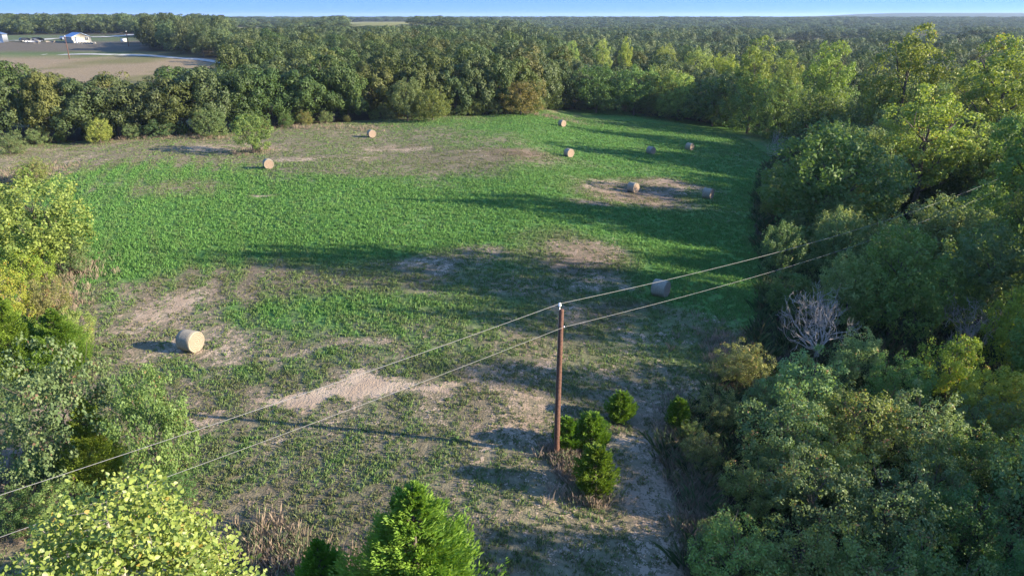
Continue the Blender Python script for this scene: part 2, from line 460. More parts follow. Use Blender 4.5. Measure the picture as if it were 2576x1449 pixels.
# ------------------------------------------------------------------ foliage geometry
def unit(v): return v / (np.linalg.norm(v, axis=-1, keepdims=True) + 1e-9)
def rnd_dir(r, n): return unit(r.normal(size=(n, 3)))
def cards(r, C, Nrm, size, aspect=.75, fold=0.0):
    """one four-cornered leaf (or spray of leaves) per point"""
    n = len(C)
    A = unit(np.cross(Nrm, rnd_dir(r, n))); B = np.cross(Nrm, A)
    s = (size * r.uniform(.6, 1.35, n))[:, None]
    V = np.stack([C + A * s * .5, C + B * s * .5 * aspect + Nrm * s * fold, C - A * s * .5, C - B * s * .5 * aspect + Nrm * s * fold], 1).reshape(-1, 3)
    return V, np.arange(n * 4).reshape(-1, 4)

def crown_mesh(name, seed, H, R, base, nb, nl, leaf, mat, br=(.7, 1.3), lobes=7, stretch=1.0, lobe_r=.55, airy=0.0, top=1.0, skirt=0.0, nr=.75, shell=(.55, 1.08)):
    r = np.random.default_rng(seed)
    zc, hz = (H + base) / 2, (H - base) / 2
    LC, LR = [], []
    for k in range(lobes):
        a = k * 2.4 + r.uniform(-.5, .5); f = (k + .5) / lobes
        zz = base + (H - base) * (.18 + .66 * f) + r.uniform(-.06, .06) * H
        env = math.sqrt(max(.05, 1 - ((zz - zc) / hz) ** 2)) if not skirt else min(1, math.sqrt(max(.05, 1 - ((zz - zc) / hz) ** 2)) + skirt * max(0, (zc - zz) / hz))
        rad = R * env * (.55 if f < .85 else .25)
        LC.append((math.cos(a) * rad, math.sin(a) * rad, zz)); LR.append(R * lobe_r * r.uniform(.8, 1.2))
    LC.append((0, 0, zc)); LR.append(R * .62)
    LC, LR = np.array(LC), np.array(LR)
    D = rnd_dir(r, nb * 4); li = r.integers(0, len(LC), nb * 4)
    C = LC[li] + D * LR[li][:, None] * np.array((1, 1, .85 * top)) * (1 - airy * r.uniform(0, .6, nb * 4))[:, None]
    dd = np.linalg.norm((C[:, None] - LC[None]) / np.array((1, 1, .85)), axis=2) / LR[None]
    ok = (dd > .86).sum(1) >= len(LC) - 1 - (2 if airy else 0)
    ok &= (C[:, 2] > base * .6) & (C[:, 2] < H * 1.02)
    C, D = C[ok][:nb], D[ok][:nb]
    C[:, 2] = np.minimum(C[:, 2], H - .2)
    m = len(C)
    BR = r.uniform(br[0], br[1], m)
    btint = r.uniform(0, 1, m)
    d = unit(rnd_dir(r, m * nl) + np.repeat(D, nl, 0) * .55 + np.array((0, 0, .25)))
    rad = np.repeat(BR, nl)[:, None] * r.uniform(shell[0], shell[1], m * nl)[:, None]
    off = d * rad
    if stretch != 1.0:
        ax = np.repeat(unit(D * .8 + np.array((0, 0, .9))), nl, 0)
        off = off + ax * (np.sum(off * ax, 1, keepdims=True) * (stretch - 1))
    Pn = np.repeat(C, nl, 0) + off
    Nn = unit(d + nr * rnd_dir(r, m * nl))
    V, F = cards(r, Pn, Nn, leaf, .72, .06)
    tint = np.clip(np.repeat(btint, nl) * .55 + r.uniform(0, .5, m * nl), 0, 1)
    return mesh_arr(name, V, F, mat, face={"tint": tint})

def branch(g, r, p, d, ln, rad, depth, tips, spread=.6, up=.25, kids=(2, 4), k=5, curl=.25, minr=.012):
    """one branch as a tapered tube, with branches of its own"""
    n = 6
    P_ = [np.array(p, float)]; d = unit(np.array(d, float))
    for _ in range(n - 1):
        d = unit(d + r.normal(size=3) * curl * .35 + np.array((0, 0, up * .3)))
        P_.append(P_[-1] + d * ln / (n - 1))
    R_ = np.linspace(rad, max(rad * .45, minr), n)
    g.tube(P_, R_, k)
    if depth == 0:
        tips.append((P_[-1], d)); tips.append((P_[-3], d)); return
    for _ in range(r.integers(kids[0], kids[1] + 1)):
        q = r.integers(2, n)
        nd = unit(d + rnd_dir(r, 1)[0] * spread * 1.3 + np.array((0, 0, up)))
        branch(g, r, P_[q], nd, ln * r.uniform(.55, .8), R_[q] * .68, depth - 1, tips, spread, up, kids, max(3, k - 1), curl, minr)
    tips.append((P_[-1], d))

def trunk_mesh(name, seed, H, R, base, mat, rad=.16, limbs=6, lean=0.0):
    r = np.random.default_rng(seed + 900); g = Geo()
    n = 7; zs = np.linspace(-.4, H * .72, n)
    P_ = np.stack([lean * zs * .2 + .12 * np.sin(zs * .6 + seed), .1 * np.cos(zs * .5 + seed), zs], 1)
    g.tube(P_, np.linspace(rad * 1.25, rad * .35, n), 7)
    for k in range(limbs):
        q = 2 + k % (n - 3)
        a = k * 2.4 + r.uniform(-.4, .4)
        branch(g, r, P_[q], (math.cos(a), math.sin(a), .8), R * r.uniform(.6, .85), rad * .5, 1, [], .5, .25, (2, 3), 5)
    return g.mesh(name, mat, True)

def proto(n, seed0, H, R, base, nb, nl, leaf, mat, bark, rad=.16, limbs=6, **kw):
    return [(crown_mesh("crown", seed0 + k, H, R, base, nb, nl, leaf, mat, **kw), trunk_mesh("trunk", seed0 + k, H, R, base, bark, rad, limbs), H, R) for k in range(n)]

OAK_EDGE = proto(4, 100, 12, 5.2, .3, 120, 120, .37, M_OAK, M_BARK, .2, 7, br=(.85, 1.6), lobes=11, lobe_r=.44, skirt=.9, nr=.45, shell=(.78, 1.05))
OAK = proto(6, 120, 12, 5.2, 2.6, 85, 110, .38, M_OAK, M_BARK, .2, 7, br=(1.0, 1.75), lobes=8, lobe_r=.5, nr=.45, shell=(.8, 1.05))
OAK_FAR = proto(5, 140, 12, 5.2, 2.0, 42, 55, .62, M_FAR, M_BARK, .2, 0, br=(1.3, 2.2), lobes=6, lobe_r=.5, nr=.4, shell=(.82, 1.05))
ELM = proto(4, 200, 11, 4.6, .5, 380, 40, .26, M_ELM, M_BARK, .17, 8, br=(.38, .78), lobes=11, stretch=1.9, lobe_r=.5, skirt=.8)
CW = proto(3, 230, 20, 5.6, 4.5, 240, 56, .30, M_CW, M_BARK, .30, 10, br=(.55, 1.1), lobes=13, lobe_r=.40, airy=.5)
SHRUB = proto(4, 260, 6, 2.9, .1, 200, 55, .155, M_SHR, M_BARK, .09, 8, br=(.32, .6), lobes=9, lobe_r=.48, stretch=1.25, skirt=.9)
LONE = proto(1, 290, 7.2, 3.3, 1.2, 150, 42, .26, M_ELM, M_BARK, .13, 8, br=(.4, .75), lobes=8)

def cedar_mesh(name, seed, H, R, nbr, nsp, size, mat, ex=.7):
    """a cedar: upswept boughs round a straight stem, each ending in flat feathery sprays"""
    r = np.random.default_rng(seed)
    f = r.uniform(0, 1, nbr) ** 1.15
    a = np.arange(nbr) * 2.399 + r.uniform(-.3, .3, nbr)
    z0 = H * (.02 + .93 * f)
    reach = R * np.clip((1 - f) ** ex * 1.05 + .04, 0, 1) * np.clip(.62 + f * 2.2, 0, 1) * r.uniform(.72, 1.12, nbr)
    out = np.stack([np.cos(a), np.sin(a), np.zeros(nbr)], 1)
    up = r.uniform(.45, .95, nbr)
    t = r.uniform(.25, 1, (nbr, nsp)) ** .75
    side = np.stack([-out[:, 1], out[:, 0], np.zeros(nbr)], 1)
    w = (1.05 - t) * .42 * reach[:, None]
    P_ = out[:, None] * (t * reach[:, None])[..., None] + side[:, None] * (r.normal(size=t.shape) * w)[..., None]
    P_[..., 2] += z0[:, None] + t ** 1.5 * (reach * up)[:, None] * .8 + r.normal(size=t.shape) * .10 * reach[:, None]
    P_ = P_.reshape(-1, 3)
    n = len(P_)
    ax = unit(np.repeat(out, nsp, 0) * .8 + np.array((0, 0, .75)) + .55 * rnd_dir(r, n))
    wd = unit(np.cross(ax, rnd_dir(r, n)))
    s = (size * r.uniform(.6, 1.5, n))[:, None]
    V = np.stack([P_ - ax * s * .25, P_ + wd * s * .16 + ax * s * .25, P_ + ax * s * .9, P_ - wd * s * .16 + ax * s * .25], 1).reshape(-1, 3)
    V[:, 2] = np.clip(V[:, 2], 0.02, None)
    tint = np.clip(np.repeat(r.uniform(0, .5, nbr), nsp) + r.uniform(0, .5, n), 0, 1)
    return mesh_arr(name, V, np.arange(n * 4).reshape(-1, 4), mat, face={"tint": tint})
def cedar_trunk(name, seed, H, R, mat):
    r = np.random.default_rng(seed); g = Geo()
    g.tube([(0, 0, -.3), (.02, 0, H * .3), (0, .02, H * .6), (0, 0, H * .96)], [.045 * H ** .8, .03 * H ** .8, .018 * H ** .8, .008], 7)
    for k in range(int(18 + 4 * H)):
        f = r.uniform(.05, .85); a = k * 2.4
        rr = R * (1 - f) * .75
        z = H * f
        g.tube([(0, 0, z), (math.cos(a) * rr * .5, math.sin(a) * rr * .5, z + rr * .2), (math.cos(a) * rr, math.sin(a) * rr, z + rr * .55)], [.012 * H ** .7, .008 * H ** .7, .004], 4)
    return g.mesh(name, mat, True)
CED_BIG = [(cedar_mesh("crown", 401, 7, 2.7, 300, 230, .125, M_CED, .95), cedar_trunk("trunk", 401, 7, 2.7, M_BARK), 7, 2.7)]
CED = [(cedar_mesh("crown", 410 + k, 2.4, 1.0, 170, 60, .14, M_CED, .5), cedar_trunk("trunk", 410 + k, 2.4, 1.0, M_BARK), 2.4, 1.0) for k in range(3)]

# ------------------------------------------------------------------ placing trees
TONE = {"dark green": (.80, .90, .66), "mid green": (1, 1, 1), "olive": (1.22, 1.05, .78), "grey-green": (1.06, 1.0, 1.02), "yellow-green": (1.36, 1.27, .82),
        "yellow": (1.70, 1.42, .55), "bright green": (1.08, 1.22, .82), "brownish": (1.45, 1.02, .85), "pale green": (1.45, 1.35, 1.25), "deep green": (.66, .82, .62), "dull green": (.80, .92, .85)}  # deep green also carries painted shade on plants labelled shaded
PLACED = []
def plant(kind, prot, x, y, H, W, label, cat, tone="mid green", group=None, rz=None, lean=None):
    cr, tk, h0, r0 = prot[random.randrange(len(prot))]
    z = float(T(x, y))
    s = thing(kind, label, cat, (x, y, z - .05), random.uniform(0, 6.28) if rz is None else rz, group, (W / (2.15 * r0), W / (2.15 * r0), H / h0))
    if lean: s.rotation_euler[0], s.rotation_euler[1] = lean
    c = obj("crown", cr, s); c.color = (*TONE[tone], 1)
    obj("trunk", tk, s)
    PLACED.append((x, y, W))
    return s
def plant_v(kind, prot, px, yb, yt, w, label, cat, tone="mid green", group=None, **kw):
    x, y = at(px, yb)
    z = float(T(x, y))
    H = max(z_for(x, y, yt) - z, .8)
    W = w * depth_of(x, y, z + H / 2) / FOC
    return plant(kind, prot, x, y, H, W, label, cat, tone, group, **kw)

G_R = "trees along the right-hand side of the field"
for a in [
    # kind, proto, px, base, top, width, label, tone
    ("cottonwood_tree", CW, 2290, 555, 216, 270, "yellow-green cottonwood with a dark bare trunk, just behind the broad dark elm", "yellow-green"),
    ("cottonwood_tree", CW, 2232, 450, 62, 215, "tallest pale cottonwood breaking the skyline right of the far blue hill's left end", "yellow-green"),
    ("cottonwood_tree", CW, 2470, 470, 66, 270, "broad towering cottonwood at the upper right, its top against the distant tree line", "yellow-green"),
    ("cottonwood_tree", CW, 2590, 430, 92, 230, "olive cottonwood cut by the right edge of the photo near the skyline", "olive"),
    ("cottonwood_tree", CW, 2058, 385, 88, 135, "slender airy cottonwood with dark limbs showing through, left of the tallest one", "yellow-green"),
    ("cottonwood_tree", CW, 1880, 330, 94, 150, "rounded yellowish cottonwood above the far right corner of the field", "yellow-green"),
    ("cottonwood_tree", CW, 1965, 345, 128, 95, "narrow olive cottonwood between the rounded yellowish one and the airy one", "olive"),
    ("cottonwood_tree", CW, 2545, 650, 212, 250, "bright leafy cottonwood at the right edge, above the ends of the power lines", "bright green"),
    ("cottonwood_tree", CW, 2385, 440, 150, 190, "cottonwood with pale green foliage standing between the two tallest crowns", "pale green"),
    ("cottonwood_tree", CW, 2160, 430, 190, 140, "cottonwood in dull green below the tallest pale crown", "mid green"),
    ("cottonwood_tree", CW, 2440, 560, 300, 190, "cottonwood in mid green right of the dark leaning trunk", "mid green"),
    ("cottonwood_tree", CW, 1436, 232, 96, 52, "small pale cottonwood top in the mid distance, leftmost of the pale three", "pale green"),
    ("cottonwood_tree", CW, 1512, 235, 91, 55, "small pale cottonwood top in the mid distance, middle of the pale three", "pale green"),
    ("cottonwood_tree", CW, 1568, 245, 94, 46, "small yellowish cottonwood top in the mid distance, rightmost of the pale three", "yellow-green"),
    ("elm_tree", ELM, 2062, 606, 318, 330, "broad dark elm bulging into the field at its right edge", "dark green"),
    ("elm_tree", ELM, 2170, 585, 375, 170, "elm with lit sprigs joined to the right flank of the broad dark elm", "mid green"),
    ("elm_tree", ELM, 1965, 700, 560, 120, "low elm with upright sprigs on the field edge below the broad dark elm", "mid green"),
    ("elm_tree", ELM, 2105, 715, 545, 140, "small elm crossed by the upper power line, under the broad dark elm", "mid green"),
    ("elm_tree", ELM, 2230, 850, 578, 230, "bright green elm with upright shoots right of the big dead grey tree", "bright green"),
    ("elm_tree", ELM, 2120, 830, 645, 160, "dull pale olive elm right behind the big dead grey tree", "pale green"),
    ("elm_tree", ELM, 1985, 800, 690, 130, "dark bushy elm on the field edge above the big dead grey tree", "dark green"),
    ("elm_tree", ELM, 2330, 700, 500, 200, "elm in mid green crossed by both power lines near their right ends", "mid green"),
    ("elm_tree", ELM, 2450, 760, 560, 190, "elm in clear green right of where the power lines vanish", "bright green"),
    ("elm_tree", ELM, 2370, 830, 655, 150, "yellow-tipped elm above the smaller dead grey tree", "yellow-green"),
    ("elm_tree", ELM, 2545, 760, 470, 170, "elm in deep green at the right edge under the bright leafy cottonwood", "dark green"),
    ("elm_tree", ELM, 1500, 284, 168, 130, "dark spreading elm at the far end of the field, right of the brown rounded bush", "deep green"),  # dark tone paints in the shade of this far row
    ("elm_tree", ELM, 1595, 290, 172, 130, "elm with upright sprigs at the far end of the field, right of the spreading one", "dark green"),
    ("elm_tree", ELM, 1702, 304, 186, 115, "sunlit yellow-green elm at the far end of the field", "yellow-green"),
    ("elm_tree", ELM, 1660, 296, 168, 110, "dull elm half hidden left of the sunlit yellow-green one", "olive"),
    ("elm_tree", ELM, 1790, 318, 196, 140, "shaded dark elm right of the sunlit yellow-green one at the field's far end", "deep green"),  # deep green stands in for the shade of neighbouring trees
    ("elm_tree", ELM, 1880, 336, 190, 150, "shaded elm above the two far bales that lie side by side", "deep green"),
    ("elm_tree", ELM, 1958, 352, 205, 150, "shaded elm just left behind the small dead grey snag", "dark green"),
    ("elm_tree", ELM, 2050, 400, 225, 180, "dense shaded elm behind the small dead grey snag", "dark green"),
    ("elm_tree", ELM, 1745, 250, 128, 90, "yellow-green elm crown behind the shaded row at the field's far end", "yellow-green"),
    ("elm_tree", ELM, 1665, 240, 118, 70, "bright yellow-green elm crown standing clear in the wood past the far bales", "yellow-green"),
    ("elm_tree", ELM, 1815, 260, 140, 85, "elm crown turning yellow behind the shaded elm row", "yellow"),
    ("elm_tree", ELM, 2545, 960, 720, 180, "golden yellow elm at the right edge beside the smaller dead grey tree", "yellow"),
    ("elm_tree", ELM, 2500, 1110, 935, 200, "brilliant yellow-green elm low at the right edge", "yellow"),
    ("elm_tree", ELM, 1310, 290, 205, 110, "rounded brownish bush-like elm in the sun at the wood edge above the far bale", "brownish"),
    ("elm_tree", ELM, 1090, 305, 225, 90, "olive edge elm between the oaks, right of the pale bale near the wood", "olive"),
    ("elm_tree", ELM, 1025, 306, 200, 90, "mid green edge elm above and right of the pale bale near the wood", "mid green"),
    ("elm_tree", ELM, 530, 347, 275, 90, "small green elm at the wood edge left of the lone field tree", "mid green"),
    ("elm_tree", ELM, 255, 362, 300, 60, "little yellow-green elm at the wood edge near the left", "yellow-green"),
]:
    plant_v(a[0], a[1], a[2], a[3], a[4], a[5], a[6], "tree", a[7], G_R if a[2] > 1850 else None)

G_S = "shrubs in the thicket at the lower right"
for a in [
    (2375, 1020, 848, 150, "spiky yellow shrub in front of the smaller dead grey tree", "yellow"),
    (2148, 960, 838, 140, "light green shrub growing at the foot of the big dead grey tree", "pale green"),
    (2015, 1090, 895, 220, "wide grey-green shrub below the big dead grey tree", "pale green"),
    (1862, 965, 868, 150, "brown-tinged shrub at the thicket edge left of the big dead grey tree", "brownish"),
    (1800, 1075, 985, 130, "thin brownish shrub at the thicket edge right of the two lone cedar saplings", "brownish"),
    (1960, 1210, 1010, 230, "bushy mid green shrub in the thicket, second row from the bare path", "mid green"),
    (2140, 1160, 985, 220, "olive shrub in the thicket below the light green one", "olive"),
    (2295, 1170, 990, 220, "grey-green shrub in the thicket below the spiky yellow one", "grey-green"),
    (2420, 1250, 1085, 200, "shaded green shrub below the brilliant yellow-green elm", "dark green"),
    (2560, 1300, 1105, 230, "deep green shrub against the right edge of the photo", "deep green"),
    (2030, 1350, 1150, 240, "dull grey-green shrub in the lower thicket", "grey-green"),
    (2210, 1390, 1190, 260, "green shrub in the middle of the lower thicket", "mid green"),
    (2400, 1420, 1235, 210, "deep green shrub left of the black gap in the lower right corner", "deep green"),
    (1890, 1290, 1165, 170, "low olive shrub beside the bare path", "olive"),
    (1840, 1490, 1325, 230, "yellow-flecked shrub at the bottom edge beside the bare path", "yellow-green"),
    (1990, 1520, 1335, 240, "olive shrub at the bottom edge of the photo", "olive"),
    (2160, 1570, 1360, 270, "dry olive shrub at the bottom edge, under the middle of the thicket", "olive"),
    (2340, 1620, 1390, 270, "dark shrub at the bottom edge toward the right corner", "dark green"),
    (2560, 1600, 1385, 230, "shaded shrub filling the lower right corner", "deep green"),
    (1765, 1180, 1095, 110, "small dry shrub closest to the bare path, near the small cedars", "brownish"),
    (1735, 1110, 1062, 70, "low olive shrub beside the right-hand cedar sapling", "olive"),
    (2560, 1190, 1010, 180, "olive shrub below the brilliant yellow-green elm at the right edge", "olive"),
    (1920, 1080, 960, 130, "dull grey-green shrub between the brown-tinged one and the wide one", "grey-green"),
    (2240, 1040, 900, 150, "green shrub between the light green one and the spiky yellow one", "bright green"),
    (2440, 1130, 1000, 140, "small green shrub left under the brilliant yellow-green elm", "mid green"),
    (1800, 1400, 1300, 110, "thin pale weedy shrub by the lower bend of the bare path", "grey-green"),
    (2100, 1260, 1110, 170, "yellow-topped shrub in the heart of the thicket", "yellow-green"),
    (2330, 1300, 1150, 190, "mid green shrub in the heart of the thicket, right of the yellow-topped one", "mid green"),
]:
    plant_v("shrub", SHRUB, a[0], a[1], a[2], a[3], a[4], "shrub", a[5], G_S)

G_L = "trees and shrubs along the left edge of the field"
plant_v("elm_tree", ELM, 120, 700, 448, 255, "yellow-green elm bulging in from the left edge, nearest the bright grass", "tree", "yellow-green", G_L)
plant_v("elm_tree", ELM, -40, 650, 470, 160, "half-cut yellow-green elm at the left edge behind the bulging one", "tree", "yellow-green", G_L)
for a in [
    (90, 462, 400, 95, "dark rounded bush with dry weeds beside it, above the yellow-green elm", "olive"),
    (28, 388, 332, 80, "grey-green bush at the wood edge in the left corner of the field", "grey-green"),
    (70, 735, 625, 150, "yellow shrub at the foot of the yellow-green elm", "yellow"),
    (190, 690, 590, 90, "grey-leaved shrub against the right flank of the yellow-green elm", "grey-green"),
    (20, 830, 690, 130, "golden shrub at the left edge, above the feathery cedar", "yellow"),
    (130, 800, 700, 110, "dull brown shrub between the golden one and the field", "brownish"),
    (190, 880, 780, 110, "yellow-green shrub on the field side of the feathery cedars", "yellow-green"),
    (105, 1210, 1135, 100, "small round bush under the big grey-green shrub, by the power line", "bright green"),
    (60, 1330, 1235, 130, "dark low bush under the power line at the left edge", "dark green"),
    (160, 1330, 1225, 150, "shaded green bush left behind the big leafy cottonwood top", "dark green"),
    (420, 1275, 1190, 150, "shaded bush between the glossy shrub and the big leafy cottonwood top", "deep green"),
]:
    plant_v("shrub", SHRUB, a[0], a[1], a[2], a[3], a[4], "shrub", a[5], G_L)
plant_v("shrub", SHRUB, 180, 1215, 880, 290, "big grey-green shrub with bare pale twigs showing, lower left", "shrub", "grey-green", G_L)
plant_v("shrub", SHRUB, 412, 1235, 938, 200, "tall glossy green shrub leaning over the field, lower left", "shrub", "dark green", G_L)
plant_v("cedar_tree", CED_BIG, 45, 945, 735, 220, "feathery bright cedar at the left edge level with the nearest bale", "tree", "mid green", G_L)
plant_v("cedar_tree", CED_BIG, 165, 940, 768, 190, "feathery cedar on the field side of the left edge cedar, facing the nearest bale", "tree", "mid green", G_L)
plant_v("cedar_tree", CED_BIG, 255, 1225, 990, 190, "loose feathery cedar squeezed between the grey-green and glossy shrubs", "tree", "mid green", G_L)
plant_v("cedar_tree", CED_BIG, 1060, 1640, 1200, 540, "large sunlit cedar at the bottom edge, apex below the field's bare patch", "tree", "mid green")
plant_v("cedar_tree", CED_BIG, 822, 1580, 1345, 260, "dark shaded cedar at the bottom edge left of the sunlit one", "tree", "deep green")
G_C = "cedar saplings round the foot of the utility pole"
plant_v("cedar_tree", CED, 1560, 1060, 985, 88, "short cedar sapling alone above the pair beside the pole", "tree", "dull green", G_C)
plant_v("cedar_tree", CED, 1703, 1080, 1000, 66, "narrow cedar sapling nearest the thicket", "tree", "dull green", G_C)
plant_v("cedar_tree", CED, 1425, 1135, 1050, 88, "cedar sapling touching the right side of the utility pole", "tree", "dull green", G_C)
plant_v("cedar_tree", CED, 1487, 1133, 1040, 110, "cedar sapling second to the right of the utility pole", "tree", "dull green", G_C)
plant_v("cedar_tree", CED, 1495, 1245, 1122, 128, "plump egg-shaped cedar sapling nearest the bare path, tallest by the pole", "tree", "dull green", G_C)
plant_v("elm_tree", LONE, 636, 386, 293, 96, "lone leafy tree standing in the field clear of the wood", "tree", "dark green")

# trees just outside the picture on the right that throw the long shadows over the field
for k, (x, y, H, W) in enumerate([(27, 19, 13, 8), (34, 16, 15, 9), (46, 54, 29, 11), (47, 49, 24, 10), (50, 42, 23, 8), (46, 24, 17, 8), (40, 20, 14, 8), (58, 31, 26, 8), (65, 76, 30, 11), (68, 71, 24, 11), (56, 62, 17, 9)]):
    plant("elm_tree", ELM, x, y, H, W, "tall tree past the right edge of the photo, shading the field", "tree", "mid green", "tall trees beyond the right edge")

# fill of the right-hand wood
rs = np.random.default_rng(5)
KEEP = [(1920, 2140, 715, 915, 56), (2350, 2500, 725, 900, 56), (1900, 2010, 315, 410, 162), (2240, 2310, 410, 560, 96), (2400, 2576, 720, 1110, 37), (1900, 2000, 590, 700, 50), (2000, 2150, 545, 665, 53), (2150, 2300, 505, 615, 60), (2300, 2450, 470, 570, 68)]   # seen clear through: the dead trees, the leaning trunk, the yellow elms
fill = 0
for _ in range(6000):
    x, y = rs.uniform(5, 190), rs.uniform(20, 195)
    if not inside(RIGHT_WOOD, np.array([x]), np.array([y]))[0]: continue
    px, py = proj(x, y, T(x, y))
    if px > 2700 or py > 1500: continue
    if seg_dist(BROW_W, np.array([x]), np.array([y]))[0] < 2.2: continue
    if any((x - a) ** 2 + (y - b) ** 2 < (.5 * (c * .5) + 1.6) ** 2 for a, b, c in PLACED): continue
    d = math.hypot(x, y)
    near = d < 48
    H = rs.uniform(4, 6.5) if near else (rs.uniform(6.5, 10) if d < 105 else rs.uniform(9, 13))
    if seg_dist(BROW_W, np.array([x]), np.array([y]))[0] < 7: H = min(H, 4.2)
    tone = rs.choice(["mid green", "olive", "grey-green", "dark green", "bright green", "mid green", "grey-green"])
    hw = FOC * H * .5 / depth_of(x, y, 0)
    pt = proj(x, y, T(x, y) + H)[1]
    if any(px + hw > a and px - hw < b and pt < y1 and py > y0 and y < yy for a, b, y0, y1, yy in KEEP): continue
    row = "near the thicket's front" if d < 40 else "behind the dead grey trees" if d < 62 else "under the tall cottonwoods" if d < 105 else "deep in the right-hand wood"
    plant("shrub" if near else "elm_tree", SHRUB if near else ELM, x, y, H, H * rs.uniform(.75, .95), f"{tone} {'shrub' if near else 'understorey tree'} {row}", "shrub" if near else "tree", str(tone), "undergrowth trees of the right-hand wood")
    fill += 1
    if fill > 150: break

# the oak wood: a front row along the field, then every oak the picture shows, the nearest 300 of them one by one
ro = np.random.default_rng(3)
cand = []
seglen = np.concatenate([[0], np.cumsum(np.linalg.norm(np.diff(EDGE, axis=0), axis=1))])
s = 2.0
while s < seglen[-1] - 18:
    x, y = np.interp(s, seglen, EDGE[:, 0]), np.interp(s, seglen, EDGE[:, 1])
    cand.append((x + ro.uniform(-1, 1), y + 2.2 + ro.uniform(0, 2.5), ro.uniform(10.5, 15), ro.uniform(9, 12.5), 0))
    s += ro.uniform(4.6, 7.6)
hedge = []
s = 3.0
while s < seglen[-1] - 12:
    hedge.append((np.interp(s, seglen, EDGE[:, 0]) + ro.uniform(-.8, .8), np.interp(s, seglen, EDGE[:, 1]) + ro.uniform(-.3, 1.2), ro.uniform(1.6, 4.2)))
    s += ro.uniform(2.6, 6.0)
grid = {}
def far_enough(x, y, dmin):
    cx, cy_ = int(x // 40), int(y // 40)
    for a in (-1, 0, 1):
        for b in (-1, 0, 1):
            for (u, v) in grid.get((cx + a, cy_ + b), ()):
                if (u - x) ** 2 + (v - y) ** 2 < dmin * dmin: return False
    return True
def put(x, y): grid.setdefault((int(x // 40), int(y // 40)), []).append((x, y))
for c in cand: put(c[0], c[1])
for x, y, w in PLACED: put(x, y)
d0 = 134.0
while d0 < 2900:
    sp = 8.4 if d0 < 420 else 8.4 + (d0 - 420) / 95.0
    step = sp * .62
    n = int(2 * d0 * .80 / (sp * .55))
    u = ro.uniform(-.80, .80, n); dd = d0 + ro.uniform(0, step, n)
    xs, ys = u * dd, dd
    fr = np.interp(xs, EDGE[:, 0], EDGE[:, 1])
    ok = ys > fr + 5.5
    ok &= ~((xs > EDGE[-1, 0] - 2) & (ys < 195))
    ok &= ~inside(FARM, xs, ys)
    for mpoly in MEADOWS: ok &= ~inside(mpoly, xs, ys)
    ok &= ~((ys > 430) & (vnoise(xs / 75, ys / 150, 91) > .84))
    for x, y in zip(xs[ok], ys[ok]):
        if far_enough(x, y, sp):
            put(x, y)
            k = 1 + max(0, d0 - 420) / 700
            low = .72 if (abs(x / y + .16) < .12 and 560 < y < 1000) else 1.0
            cand.append((x, y, ro.uniform(10.0, 14.8) * low * (1.0 if d0 < 900 else .85), ro.uniform(9.6, 13.8) * min(k, 3.0), 1))
    d0 += step
# trees that stand before the farm land and the far meadows are low enough for these to show over them
SIGHT = [([-700, 100, 180, 300, 340, 430, 560, 600, 640], [166, 168, 182, 194, 182, 166, 158, 167, 165], FARM[:, 1].min() + 12),
         ([835, 1190], [67, 64], MEADOWS[0][:, 1].min()), ([585, 715], [74, 74], MEADOWS[1][:, 1].min()), ([1950, 2170], [107, 98], MEADOWS[2][:, 1].min()), ([2280, 2420], [91, 90], MEADOWS[3][:, 1].min())]
lowered = []
for (x, y, H, W, k) in cand:
    z = float(T(x, y)); px = proj(x, y, z + H)[0]; hw = FOC * W * .4 / y
    for xs_, ys_, yn in SIGHT:
        if xs_[0] - hw < px < xs_[-1] + hw and y < yn + 25:
            zmax = min(z_for(x, y, np.interp(q, xs_, ys_)) for q in (px - hw, px, px + hw)) - ro.uniform(0, .9)
            H = min(H, zmax - z)
    if H > 3.2: lowered.append((x, y, H, min(W, H * 1.25 * (1 if y < 450 else 2.5)), k))
cand = lowered
def size_of(c):
    x, y, H, W, k = c
    px, py = proj(x, y, T(x, y) + H * .8)
    vis = 1.0 if -60 < px < 2640 else .05
    return vis * H / depth_of(x, y, 5)
cand.sort(key=size_of, reverse=True)
single, mass = cand[:285], cand[285:]
LM = [(30, "the corner bush"), (255, "the little elm"), (530, "the green elm"), (636, "the lone tree"), (935, "the pale bale"), (1090, "the olive elm"),
      (1310, "the brownish bush"), (1500, "the spreading elm"), (1702, "the sunlit elm"), (1880, "the shaded elm")]
ORD = ["first", "second", "third", "fourth", "fifth", "sixth", "seventh", "eighth", "ninth", "tenth", "eleventh", "twelfth"]
rows = {}
for c in single:
    x, y = c[0], c[1]
    back = y - np.interp(x, EDGE[:, 0], EDGE[:, 1])
    row = 0 if c[4] == 0 else 1 if back < 13 else 2 if back < 22 else 3 if back < 34 else 4 if back < 50 else 5 if back < 72 else 6
    px = proj(x, y, T(x, y) + 6)[0]
    lm = min(range(len(LM)), key=lambda k: abs(LM[k][0] - px))
    rows.setdefault((row, lm, px > LM[lm][0]), []).append((abs(px - LM[lm][0]), c))
RW = ["at the wood's edge", "in the second row", "in the third row", "in the fourth row", "in the fifth row", "farther back in the wood", "deep in the wood"]
for (row, lm, right), L_ in rows.items():
    L_.sort(key=lambda t: t[0])
    for k, (_, c) in enumerate(L_):
        tone = random.choices(["dark green", "mid green", "olive", "grey-green", "bright green", "yellow-green", "brownish"], [4, 5, 2.4, 2.0, .45, .45, .3])[0]
        o_ = ORD[min(k, 11)]
        lab = f"{tone} oak {RW[row]}, {o_} {'right' if right else 'left'} of {LM[lm][1]}"
        plant("oak_tree", OAK_EDGE if row == 0 else OAK, c[0], c[1], c[2], c[3], lab, "tree", tone, "oaks of the wood " + ("along the field edge" if row == 0 else "behind the field edge"))

